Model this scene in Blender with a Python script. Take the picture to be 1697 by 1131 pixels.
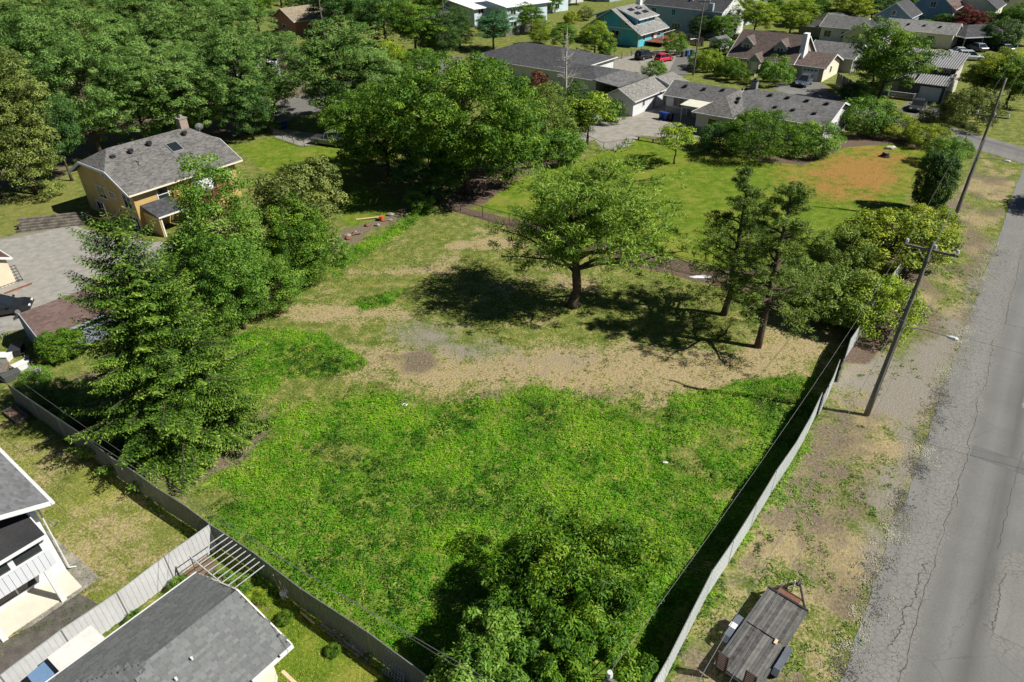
import bpy, bmesh, math, random
import numpy as np
from mathutils import Vector, Matrix
for o in list(bpy.data.objects): bpy.data.objects.remove(o)
sc = bpy.context.scene
COL = sc.collection
R = math.radians
rng = np.random.default_rng(7)
random.seed(7)

# ------------------------------------------------------------------ camera, sky, sun, exposure
CAM_H, PITCH, ROLL, FPX = 28.5, R(33.5), R(1.0), 1131.0
cam_d = bpy.data.cameras.new('camera'); cam = bpy.data.objects.new('camera', cam_d); COL.objects.link(cam)
cam_d.sensor_width = 36; cam_d.lens = 24.0; cam_d.clip_end = 3000; cam_d.clip_start = 0.5
cam.matrix_world = Matrix.Translation((0, 0, CAM_H)) @ Matrix.Rotation(math.pi/2 - PITCH, 4, 'X') @ Matrix.Rotation(-ROLL, 4, 'Z')
sc.camera = cam
SUN_EL, SUN_AZ = R(45.5), math.atan2(-0.27, 0.96)          # direction towards the sun, azimuth from +X
world = bpy.data.worlds.new('World'); sc.world = world; world.use_nodes = True
nt = world.node_tree; nt.nodes.clear()
sky = nt.nodes.new('ShaderNodeTexSky'); sky.sky_type = 'NISHITA'; sky.sun_disc = False
sky.sun_elevation = SUN_EL; sky.sun_rotation = math.pi/2 - SUN_AZ
sky.air_density = 0.45; sky.dust_density = 0.1; sky.altitude = 800
bg = nt.nodes.new('ShaderNodeBackground'); bg.inputs[1].default_value = 0.05
wo = nt.nodes.new('ShaderNodeOutputWorld'); nt.links.new(sky.outputs[0], bg.inputs[0]); nt.links.new(bg.outputs[0], wo.inputs[0])
sun_d = bpy.data.lights.new('sun', 'SUN'); sun_d.energy = 5.0; sun_d.angle = R(0.53); sun_d.color = (1.0, 0.955, 0.88)
sun = bpy.data.objects.new('sun', sun_d); COL.objects.link(sun); sun.location = (60, -20, 80)
sd = Vector((math.cos(SUN_EL)*math.cos(SUN_AZ), math.cos(SUN_EL)*math.sin(SUN_AZ), math.sin(SUN_EL)))
sun.rotation_euler = sd.to_track_quat('Z', 'Y').to_euler()
sc.view_settings.view_transform = 'Standard'; sc.view_settings.look = 'None'
sc.view_settings.exposure = 0.6; sc.view_settings.gamma = 1.0; sc.view_settings.use_curve_mapping = False

# ------------------------------------------------------------------ survey helpers: photograph pixel -> point on a level plane
cP, sP, cR, sR = math.cos(PITCH), math.sin(PITCH), math.cos(ROLL), math.sin(ROLL)
def G(x, y, z=0.0):
    a, b = x-848.5, y-565.5
    u, v = a*cR-b*sR, a*sR+b*cR
    t = (CAM_H-z)/(FPX*sP+v*cP)
    return (u*t, (FPX*cP-v*sP)*t)
def PX(X, Y, Z=0.0):
    dz = CAM_H-Z; d = Y*cP+dz*sP; v = FPX*(dz*cP-Y*sP)/d; u = FPX*X/d
    return (848.5+u*cR+v*sR, 565.5-u*sR+v*cR)
def HT(xb, yb, yt):
    X, Y = G(xb, yb); lo, hi = -5, 45
    for _ in range(40):
        m = (lo+hi)/2
        if PX(X, Y, m)[1] > yt: lo = m
        else: hi = m
    return lo

# ------------------------------------------------------------------ noise on arrays
def vnoise(x, y, s, seed=0):
    r = np.random.default_rng(seed).random((256, 256))
    x = np.asarray(x)/s+1000.37; y = np.asarray(y)/s+1000.71
    xi = np.floor(x).astype(int); yi = np.floor(y).astype(int); fx = x-xi; fy = y-yi
    fx = fx*fx*(3-2*fx); fy = fy*fy*(3-2*fy)
    a = r[xi % 256, yi % 256]; b = r[(xi+1) % 256, yi % 256]; c = r[xi % 256, (yi+1) % 256]; d = r[(xi+1) % 256, (yi+1) % 256]
    return (a*(1-fx)+b*fx)*(1-fy)+(c*(1-fx)+d*fx)*fy
def fbm(x, y, s, seed=0):
    return (vnoise(x, y, s, seed)*0.5+vnoise(x, y, s/2.1, seed+1)*0.28+vnoise(x, y, s/4.3, seed+2)*0.22)
def sdist(px, py, poly):
    poly = np.array(poly, float); n = len(poly)
    d = np.full(px.shape, 1e9); ins = np.zeros(px.shape, bool)
    for i in range(n):
        ax, ay = poly[i]; bx, by = poly[(i+1) % n]
        ex, ey = bx-ax, by-ay; wx, wy = px-ax, py-ay
        t = np.clip((wx*ex+wy*ey)/(ex*ex+ey*ey+1e-9), 0, 1)
        d = np.minimum(d, (wx-ex*t)**2+(wy-ey*t)**2)
        cond = (ay > py) != (by > py)
        xin = (bx-ax)*(py-ay)/((by-ay) if abs(by-ay) > 1e-9 else 1e-9)+ax
        ins ^= cond & (px < xin)
    d = np.sqrt(d); return np.where(ins, -d, d)

# ------------------------------------------------------------------ materials
MATS = {}
def N(nt, t, **kw):
    n = nt.nodes.new('ShaderNode'+t)
    for k, v in kw.items(): setattr(n, k, v)
    return n
def newmat(name):
    m = bpy.data.materials.new(name); m.use_nodes = True; t = m.node_tree; t.nodes.clear()
    out = N(t, 'OutputMaterial'); b = N(t, 'BsdfPrincipled'); t.links.new(b.outputs[0], out.inputs[0])
    MATS[name] = m
    return m, t, b, out
def mixc(t, f, a, b, mode='MIX'):
    m = N(t, 'Mix', data_type='RGBA', blend_type=mode)
    for sock, val in ((m.inputs[0], f), (m.inputs[6], a), (m.inputs[7], b)):
        if hasattr(val, 'default_value') or hasattr(val, 'is_linked'): t.links.new(val, sock)
        elif isinstance(val, (int, float)): sock.default_value = val
        else: sock.default_value = (*val, 1) if len(val) == 3 else val
    return m.outputs[2]
def noise(t, vec, scale, detail=4, rough=0.55, dist=0.0):
    n = N(t, 'TexNoise'); n.inputs['Scale'].default_value = scale; n.inputs['Detail'].default_value = detail
    n.inputs['Roughness'].default_value = rough; n.inputs['Distortion'].default_value = dist
    if vec is not None: t.links.new(vec, n.inputs['Vector'])
    return n.outputs[0]
def ramp(t, f, stops):
    r = N(t, 'ValToRGB'); e = r.color_ramp.elements
    while len(e) < len(stops): e.new(0.5)
    for el, (p, c) in zip(e, stops):
        el.position = p; el.color = (*c, 1) if len(c) == 3 else c
    t.links.new(f, r.inputs[0]); return r.outputs[0]
def sstep(t, f, a, b):
    m = N(t, 'MapRange', interpolation_type='SMOOTHSTEP'); t.links.new(f, m.inputs[0])
    m.inputs[1].default_value = a; m.inputs[2].default_value = b; return m.outputs[0]
def mth(t, op, a, b):
    m = N(t, 'Math', operation=op)
    for i, v in enumerate((a, b)):
        if isinstance(v, (int, float)): m.inputs[i].default_value = v
        else: t.links.new(v, m.inputs[i])
    return m.outputs[0]
def bump(t, b, h, s, d=0.02):
    n = N(t, 'Bump'); n.inputs['Strength'].default_value = s; n.inputs['Distance'].default_value = d
    t.links.new(h, n.inputs['Height']); t.links.new(n.outputs[0], b.inputs['Normal'])
def objvec(t, scale=None):
    c = N(t, 'TexCoord'); v = c.outputs['Object']
    if scale:
        m = N(t, 'Mapping'); m.inputs['Scale'].default_value = scale; t.links.new(v, m.inputs[0]); v = m.outputs[0]
    return v
def paint(name, col, rough=0.6, var=0.25, scale=1.2, spec=0.3, metal=0.0, bumps=0.0, fine=None):
    if name in MATS: return MATS[name]
    m, t, b, o = newmat(name)
    v = objvec(t)
    n1 = noise(t, v, scale, 3, 0.6); n2 = noise(t, v, scale*9, 1, 0.6)
    f = mth(t, 'ADD', mth(t, 'MULTIPLY', n1, 0.65), mth(t, 'MULTIPLY', n2, 0.35))
    lo = tuple(c*(1-var) for c in col); hi = tuple(min(1, c*(1+var*0.7)) for c in col)
    t.links.new(ramp(t, f, [(0.3, lo), (0.7, hi)]), b.inputs['Base Color'])
    b.inputs['Roughness'].default_value = rough; b.inputs['Specular IOR Level'].default_value = spec; b.inputs['Metallic'].default_value = metal
    if bumps: bump(t, b, noise(t, v, fine or 40, 3), bumps, 0.01)
    return m
def siding(name, col, axis='Z', pitch=0.18, var=0.15):
    if name in MATS: return MATS[name]
    m, t, b, o = newmat(name)
    v = objvec(t); n1 = noise(t, v, 0.8, 5)
    w = N(t, 'TexWave', wave_type='BANDS', bands_direction=axis, wave_profile='SAW'); w.inputs['Scale'].default_value = 0.314/pitch
    t.links.new(v, w.inputs[0])
    c = ramp(t, n1, [(0.3, tuple(x*(1-var) for x in col)), (0.7, tuple(min(1, x*(1+var*.5)) for x in col))])
    t.links.new(c, b.inputs['Base Color']); b.inputs['Roughness'].default_value = 0.65
    bump(t, b, w.outputs[1], 0.5, 0.03); return m
def shingle(name, col, var=0.35, warm=None):
    if name in MATS: return MATS[name]
    m, t, b, o = newmat(name)
    v = objvec(t, (3.2, 3.2, 14.0)); vo = N(t, 'TexVoronoi'); vo.inputs['Scale'].default_value = 1.0; t.links.new(v, vo.inputs['Vector'])
    sep = N(t, 'SeparateColor'); t.links.new(vo.outputs['Color'], sep.inputs[0])
    v2 = objvec(t); n1 = noise(t, v2, 0.5, 3); n2 = noise(t, v2, 14, 1)
    f = mth(t, 'ADD', mth(t, 'MULTIPLY', sep.outputs[0], 0.4), mth(t, 'ADD', mth(t, 'MULTIPLY', n1, 0.4), mth(t, 'MULTIPLY', n2, 0.25)))
    hi = tuple(min(1, c*(1+var)) for c in (warm or col))
    t.links.new(ramp(t, f, [(0.3, tuple(c*(1-var) for c in col)), (0.55, col), (0.8, hi)]), b.inputs['Base Color'])
    b.inputs['Roughness'].default_value = 0.9; b.inputs['Specular IOR Level'].default_value = 0.15
    bump(t, b, sep.outputs[0], 0.5, 0.03); return m
def glass(name='window_glass', col=(0.015, 0.02, 0.024)):
    if name in MATS: return MATS[name]
    m, t, b, o = newmat(name); b.inputs['Base Color'].default_value = (*col, 1); b.inputs['Roughness'].default_value = 0.06
    b.inputs['Specular IOR Level'].default_value = 0.7; return m
def leafmat(name, dark, mid, light, trans=0.22, rough=0.55):
    if name in MATS: return MATS[name]
    m, t, b, o = newmat(name)
    a = N(t, 'Attribute', attribute_name='shade')
    oi = N(t, 'ObjectInfo'); vv = mth(t, 'ADD', a.outputs['Fac'], mth(t, 'MULTIPLY', mth(t, 'SUBTRACT', oi.outputs['Random'], 0.5), 0.16))
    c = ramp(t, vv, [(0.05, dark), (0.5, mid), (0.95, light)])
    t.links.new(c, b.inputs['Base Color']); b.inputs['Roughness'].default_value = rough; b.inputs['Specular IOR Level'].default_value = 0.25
    tr = N(t, 'BsdfTranslucent'); t.links.new(mixc(t, 1.0, c, (1.0, 1.0, 0.45), 'MULTIPLY'), tr.inputs[0])
    mx = N(t, 'MixShader'); mx.inputs[0].default_value = trans
    t.links.new(b.outputs[0], mx.inputs[1]); t.links.new(tr.outputs[0], mx.inputs[2]); t.links.new(mx.outputs[0], o.inputs[0])
    return m
def shademat(name, lo, hi, rough=0.9, nscale=30, amt=0.35):
    """colour by a per-piece attribute (shingles, planks, blocks) with grain"""
    if name in MATS: return MATS[name]
    m, t, b, o = newmat(name); a = N(t, 'Attribute', attribute_name='shade'); v = objvec(t)
    n1 = noise(t, v, nscale, 4, 0.65)
    f = mth(t, 'ADD', mth(t, 'MULTIPLY', a.outputs['Fac'], 1-amt), mth(t, 'MULTIPLY', n1, amt))
    t.links.new(ramp(t, f, [(0.15, lo), (0.85, hi)]), b.inputs['Base Color']); b.inputs['Roughness'].default_value = rough
    b.inputs['Specular IOR Level'].default_value = 0.2; bump(t, b, n1, 0.25, 0.01); return m

white = paint('white_paint', (0.62, 0.63, 0.63), 0.55, 0.10)
offwhite = siding('white_siding', (0.60, 0.61, 0.61))
cream = paint('cream_wall', (0.66, 0.60, 0.48), 0.7, 0.12)
beige = paint('beige_wall', (0.50, 0.46, 0.40), 0.7, 0.12)
darkmetal = paint('dark_metal', (0.03, 0.03, 0.033), 0.5, 0.3)
greymetal = paint('galvanised_metal', (0.35, 0.36, 0.36), 0.45, 0.2, metal=0.6)
rubber = paint('rubber', (0.015, 0.015, 0.015), 0.8, 0.2)
concrete = paint('concrete', (0.27, 0.255, 0.22), 0.9, 0.35, 0.9, 0.2, bumps=0.2)
oldconcrete = paint('stained_concrete', (0.26, 0.24, 0.21), 0.9, 0.65, 1.4, 0.2, bumps=0.2)
redwood = paint('red_stained_wood', (0.20, 0.075, 0.04), 0.7, 0.35, 3)
palewood = paint('pale_timber', (0.62, 0.46, 0.30), 0.7, 0.2, 4)
oldwood = paint('weathered_timber', (0.17, 0.145, 0.115), 0.85, 0.45, 3)
bark = paint('tree_bark', (0.085, 0.065, 0.05), 0.95, 0.5, 3, 0.1, bumps=0.8, fine=12)
palebark = paint('pale_bark', (0.34, 0.32, 0.29), 0.9, 0.3, 3, 0.1)
glassm = glass()
blackroof = paint('black_flat_roof', (0.035, 0.035, 0.037), 0.7, 0.35, 0.8)
wiremat = paint('wire', (0.14, 0.14, 0.14), 0.6, 0.1)

# ------------------------------------------------------------------ mesh building
class MB:
    def __init__(s): s.v = []; s.f = []
    def add(s, vs, fs):
        o = len(s.v); s.v += [tuple(v) for v in vs]; s.f += [tuple(i+o for i in f) for f in fs]; return s
    BF = [(0, 3, 2, 1), (4, 5, 6, 7), (0, 1, 5, 4), (1, 2, 6, 5), (2, 3, 7, 6), (3, 0, 4, 7)]
    def box(s, x0, y0, z0, x1, y1, z1):
        return s.add([(x0, y0, z0), (x1, y0, z0), (x1, y1, z0), (x0, y1, z0), (x0, y0, z1), (x1, y0, z1), (x1, y1, z1), (x0, y1, z1)], MB.BF)
    def mbox(s, M, sx, sy, sz):
        return s.add([M @ Vector(q) for q in [(-sx, -sy, -sz), (sx, -sy, -sz), (sx, sy, -sz), (-sx, sy, -sz), (-sx, -sy, sz), (sx, -sy, sz), (sx, sy, sz), (-sx, sy, sz)]], MB.BF)
    def beam(s, p, q, w, h=None):
        p, q = Vector(p), Vector(q); h = h or w; d = q-p; L = d.length; d.normalize()
        up = Vector((0, 0, 1)) if abs(d.z) < 0.95 else Vector((1, 0, 0))
        a = d.cross(up).normalized(); b = a.cross(d).normalized()
        M = Matrix((( a.x, d.x, b.x, 0), (a.y, d.y, b.y, 0), (a.z, d.z, b.z, 0), (0, 0, 0, 1))); M.translation = (p+q)/2
        return s.mbox(M, w/2, L/2, h/2)
    def tube(s, pts, rad, n=6, cap=True):
        pts = [Vector(p) for p in pts]; rad = rad if hasattr(rad, '__len__') else [rad]*len(pts)
        vs, fs = [], []
        for i, p in enumerate(pts):
            d = (pts[min(i+1, len(pts)-1)]-pts[max(i-1, 0)]).normalized()
            up = Vector((0, 0, 1)) if abs(d.z) < 0.9 else Vector((1, 0, 0))
            a = d.cross(up).normalized(); b = d.cross(a).normalized()
            for k in range(n):
                t = 2*math.pi*k/n; vs.append(p+(a*math.cos(t)+b*math.sin(t))*rad[i])
        for i in range(len(pts)-1):
            for k in range(n):
                fs.append((i*n+k, i*n+(k+1) % n, (i+1)*n+(k+1) % n, (i+1)*n+k))
        if cap: fs += [tuple(range(n)), tuple((len(pts)-1)*n+k for k in reversed(range(n)))]
        return s.add(vs, fs)
    def slab(s, poly, t):
        n = len(poly); vs = [tuple(p) for p in poly]+[(p[0], p[1], p[2]-t) for p in poly]
        return s.add(vs, [tuple(range(n)), tuple(reversed(range(n, 2*n)))]+[((i+1) % n, i, n+i, n+(i+1) % n) for i in range(n)])
    def prism(s, poly, z0, z1): return s.slab([(x, y, z1) for x, y in poly], z1-z0)
    def loft(s, rings, cap=True):
        n = len(rings[0]); vs = [p for r in rings for p in r]; fs = []
        for i in range(len(rings)-1):
            for k in range(n-1): fs.append((i*n+k, i*n+k+1, (i+1)*n+k+1, (i+1)*n+k))
            fs.append((i*n+n-1, i*n, (i+1)*n, (i+1)*n+n-1))
        if cap: fs += [tuple(reversed(range(n))), tuple(range((len(rings)-1)*n, len(rings)*n))]
        return s.add(vs, fs)
    def mesh(s, name, smooth=False):
        me = bpy.data.meshes.new(name); me.from_pydata(s.v, [], s.f)
        bm = bmesh.new(); bm.from_mesh(me); bmesh.ops.recalc_face_normals(bm, faces=bm.faces); bm.to_mesh(me); bm.free()
        if smooth: me.polygons.foreach_set('use_smooth', [True]*len(me.polygons))
        return me
    def obj(s, name, mat, parent=None, smooth=False, bevel=0, label=None, kind=None):
        o = link(name, s.mesh(name, smooth), mat, parent)
        if bevel:
            b = o.modifiers.new('bevel', 'BEVEL'); b.width = bevel; b.segments = 2; b.limit_method = 'ANGLE'
        if label: o['label'] = label
        if kind: o['kind'] = kind
        return o
def link(name, me, mat, parent=None):
    o = bpy.data.objects.new(name, me); COL.objects.link(o)
    if mat is not None:
        if len(me.materials) == 0: me.materials.append(mat)
        else:
            o.material_slots[0].link = 'OBJECT'; o.material_slots[0].material = mat
    if parent is not None: o.parent = parent
    return o
def thing(name, label, cat, loc=(0, 0, 0), rz=0.0, group=None):
    o = bpy.data.objects.new(name, None); COL.objects.link(o); o.empty_display_size = 0.2
    o.location = loc if len(loc) == 3 else (loc[0], loc[1], 0); o.rotation_euler = (0, 0, rz)
    return tag(o, label, cat, group)
def tag(o, label, cat, group=None):
    o['label'] = label; o['category'] = cat
    if group: o['group'] = group
    return o
def struct(o): o['kind'] = 'structure'; return o
def dup(root, loc, rz, label=None, group=None, scale=None):
    def rec(o, par):
        c = o.copy(); COL.objects.link(c); c.parent = par
        for ch in o.children: rec(ch, c)
        return c
    r = rec(root, None); r.location = loc if len(loc) == 3 else (loc[0], loc[1], 0); r.rotation_euler = (0, 0, rz)
    if label: r['label'] = label
    if group: r['group'] = group
    if scale: r.scale = scale
    return r

# ================================================================== GROUND
def P(*pts): return [G(x, y) for x, y in pts]
LUSH = P((355, 872), (318, 808), (392, 760), (440, 700), (470, 668), (620, 655), (760, 668), (880, 650), (1000, 668), (1080, 655), (1180, 655), (1255, 640), (1345, 640), (1312, 755), (1180, 960), (1085, 1120), (980, 1160), (700, 1131), (500, 985))
LUSH2 = P((370, 560), (430, 545), (540, 548), (612, 600), (560, 618), (470, 632), (430, 670), (380, 640))
LUSH3 = P((585, 498), (650, 485), (668, 480), (640, 508), (600, 515))
LUSH4 = P((540, 440), (590, 405), (700, 345), (730, 345), (640, 400), (560, 460))
LUSH5 = P((1120, 655), (1250, 625), (1350, 625), (1345, 700), (1200, 690))
LOT = P((400, 700), (370, 580), (520, 470), (700, 350), (735, 345), (890, 388), (1050, 432), (1200, 470), (1300, 490), (1430, 520), (1392, 600), (1345, 690), (1000, 700), (700, 700))
LAWN = P((795, 345), (880, 283), (965, 268), (1060, 226), (1100, 243), (1230, 258), (1330, 262), (1405, 228), (1480, 232), (1545, 245), (1520, 290), (1490, 350), (1400, 400), (1340, 440), (1210, 448), (1050, 415), (900, 372))
YLAWN = P((385, 242), (470, 228), (560, 240), (640, 330), (700, 350), (590, 375), (500, 330))
OLAWN = P((0, 335), (60, 305), (128, 300), (110, 365), (40, 385), (0, 390))
ORANGE = P((1285, 275), (1380, 258), (1440, 238), (1515, 252), (1512, 300), (1450, 335), (1360, 330), (1290, 300))
BARK1 = P((730, 340), (795, 275), (870, 262), (900, 258), (960, 255), (905, 278), (850, 300), (800, 338), (770, 345))
BARK2 = P((740, 336), (800, 352), (900, 376), (1050, 416), (1210, 448), (1300, 452), (1400, 430), (1420, 520), (1300, 492), (1190, 478), (1050, 440), (890, 393), (735, 345))
BARK3 = P((1395, 600), (1440, 530), (1475, 430), (1530, 400), (1540, 430), (1500, 500), (1480, 560), (1440, 605))
BARK4 = P((1230, 258), (1330, 264), (1405, 226), (1440, 212), (1480, 222), (1545, 240), (1560, 252), (1480, 238), (1400, 245), (1330, 275), (1250, 266))
DIRT1 = P((640, 590), (690, 572), (722, 600), (700, 622), (660, 615))
DIRT2 = P((530, 600), (580, 585), (600, 610), (550, 628))
DIRT3 = P((700, 655), (850, 640), (1000, 650), (1050, 640), (990, 672), (880, 668), (760, 680))
DIRT4 = P((330, 800), (390, 730), (450, 680), (460, 700), (420, 760), (350, 815))
SPRUCEBED = P((60, 640), (250, 600), (400, 640), (440, 700), (380, 770), (300, 815), (180, 735))
GRAVEL1 = P((630, 545), (700, 525), (790, 560), (880, 590), (1040, 575), (1060, 590), (900, 612), (760, 605), (680, 580))
VERGE = P((1095, 1131), (1205, 935), (1308, 770), (1352, 690), (1383, 630), (1400, 595), (1440, 530), (1500, 440), (1570, 330), (1625, 262), (1690, 285), (1661, 373), (1594, 576), (1536, 719), (1486, 860), (1390, 1131), (1340, 1250), (1020, 1250))
VGRAV = P((1395, 600), (1440, 590), (1500, 600), (1540, 560), (1600, 480), (1640, 420), (1600, 560), (1540, 715), (1490, 860), (1440, 990), (1425, 930), (1440, 840), (1480, 760), (1470, 700), (1400, 660), (1380, 640))
NLAWN = P((0, 690), (60, 700), (340, 895), (180, 1020), (60, 1050), (-150, 1120), (-200, 700))
NYARD = P((352, 905), (700, 1131), (760, 1300), (350, 1300), (250, 1150), (330, 960))
DRIVE = P((-60, 400), (60, 385), (125, 372), (200, 395), (300, 400), (330, 430), (150, 470), (100, 510), (60, 545), (-60, 565))
RUBBLE = P((520, 395), (560, 380), (640, 355), (690, 345), (650, 372), (600, 395), (560, 415))
FOREST = P((-40, 318), (100, 296), (125, 262), (250, 232), (380, 236), (440, 205), (520, 150), (480, 60), (300, 60), (-60, 90))
DRY = [(G(850, 610), 12, 3.2), (G(1150, 610), 10, 3.0), (G(560, 520), 6, 1.6), (G(950, 470), 4, 2), (G(1320, 560), 3.5, 4), (G(640, 450), 5, 1.0), (G(820, 405), 5, 1.1)]

xs = np.concatenate([-np.geomspace(900, 62, 26), np.arange(-60, 60, 0.34), np.geomspace(62, 900, 26)])
ys = np.concatenate([np.linspace(-300, 4, 14), np.arange(6, 98, 0.34), np.geomspace(99, 1500, 40)])
GX, GY = np.meshgrid(xs, ys, indexing='ij'); gx, gy = GX.ravel(), GY.ravel()
def wgt(x, y, poly, soft, seed=3, amp=1.2, ns=2.5):
    return np.clip(0.5-(sdist(x, y, poly)+(fbm(x, y, ns, seed)-0.5)*2*amp)/(2*soft), 0, 1)
def wmax(*a):
    r = a[0]
    for b in a[1:]: r = np.maximum(r, b)
    return r
def lush_w(x, y):
    a = wgt(x, y, LUSH, 1.7, 11, 1.9, 2.0)*np.clip(1.45-1.0*np.clip(fbm(x, y, 3.0, 31)*2.6-0.9, 0, 1)**2, 0, 1)
    bare = np.exp(-(((x-G(1210, 725)[0])/2.2)**2+((y-G(1210, 725)[1])/1.8)**2))*0.75+np.exp(-(((x-G(1205, 822)[0])/0.8)**2+((y-G(1205, 822)[1])/0.6)**2))
    return np.clip(wmax(a-bare, wgt(x, y, LUSH2, 0.7, 12), wgt(x, y, LUSH3, 0.5, 13, .5), wgt(x, y, LUSH4, 0.7, 14, .8)*.8, wgt(x, y, LUSH5, .6, 15, .5)), 0, 1)
def zones(x, y):
    z = {}
    lot = wgt(x, y, LOT, 1.2, 21)
    dry = np.zeros(x.shape)
    for (cx, cy), a, b in DRY: dry = np.maximum(dry, np.exp(-(((x-cx)/a)**2+((y-cy)/b)**2)))
    verge = wgt(x, y, VERGE, 0.5, 22, .4)
    z['lawn'] = wmax(lot*.38*(1-np.clip(dry*1.6, 0, 1)), wgt(x, y, LAWN, .5, 23, .4), wgt(x, y, YLAWN, .8, 24), wgt(x, y, NYARD, .5, 25, .5)*.62)
    z['dry'] = wmax(lot*np.clip(0.24+0.56*dry+0.9*(fbm(x, y, 5, 41)-.5), 0, 1), verge*np.clip(.5+.9*(fbm(x, y, 3, 42)-.5), 0, 1), wgt(x, y, NLAWN, .5, 26)*np.clip(.42+1.0*(fbm(x, y, 2.2, 43)-.5), 0, 1))
    z['orange'] = wgt(x, y, ORANGE, 3.6, 27, 2.0)*np.clip(.75+1.2*(fbm(x, y, 3, 44)-.5), 0, 1)
    z['lush'] = lush_w(x, y)
    z['gravel'] = wmax(wgt(x, y, GRAVEL1, 2.2, 28, 1.8)*.7, wgt(x, y, VGRAV, 1.6, 29, 1.2)*np.clip(.35+1.1*fbm(x, y, 2.2, 49), 0, .95), wgt(x, y, DRIVE, 1.0, 30))
    z['bark'] = wmax(wgt(x, y, BARK1, .5, 31, .5), wgt(x, y, BARK2, .35, 32, .3), wgt(x, y, BARK3, .9, 33, .7), wgt(x, y, BARK4, .5, 34, .4))
    z['dirt'] = wmax(wgt(x, y, DIRT1, .9, 35), wgt(x, y, DIRT2, .9, 36)*.8, wgt(x, y, DIRT3, 1.0, 37)*.7, wgt(x, y, DIRT4, .6, 38, .5), wgt(x, y, SPRUCEBED, 1.5, 39), wgt(x, y, FOREST, 1.5, 47), wgt(x, y, RUBBLE, .7, 40)*.8, verge*np.clip(.42+1.2*(fbm(x, y, 2.4, 48)-.5), 0, 1))
    z['olive'] = wmax(wgt(x, y, OLAWN, .8, 45), wgt(x, y, NLAWN, .6, 46))
    return z
zn = zones(gx, gy)
gz = -0.05*fbm(gx, gy, 4, 5)*np.clip(lush_w(gx, gy)+0.3, 0, 1)
gz[(np.abs(gx) > 59) | (gy > 97) | (gy < 7)] = 0
nxg, nyg = len(xs), len(ys)
idx = np.arange(nxg*nyg).reshape(nxg, nyg)
fq = np.stack([idx[:-1, :-1], idx[1:, :-1], idx[1:, 1:], idx[:-1, 1:]], -1).reshape(-1, 4)
def fastmesh(name, V, F):
    me = bpy.data.meshes.new(name); nf, k = F.shape
    me.vertices.add(len(V)); me.vertices.foreach_set('co', np.ascontiguousarray(V, np.float32).ravel())
    me.loops.add(nf*k); me.loops.foreach_set('vertex_index', np.ascontiguousarray(F, np.int32).ravel())
    me.polygons.add(nf); me.polygons.foreach_set('loop_start', np.arange(0, nf*k, k, dtype=np.int32))
    me.update(calc_edges=True); return me
gme = fastmesh('ground', np.c_[gx, gy, gz], fq)
for an, keys in (('zoneA', ('lawn', 'dry', 'orange', 'lush')), ('zoneB', ('gravel', 'bark', 'dirt', 'olive'))):
    at = gme.attributes.new(an, 'FLOAT_COLOR', 'POINT')
    at.data.foreach_set('color', np.stack([zn[k] for k in keys], -1).astype(np.float32).ravel())

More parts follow.
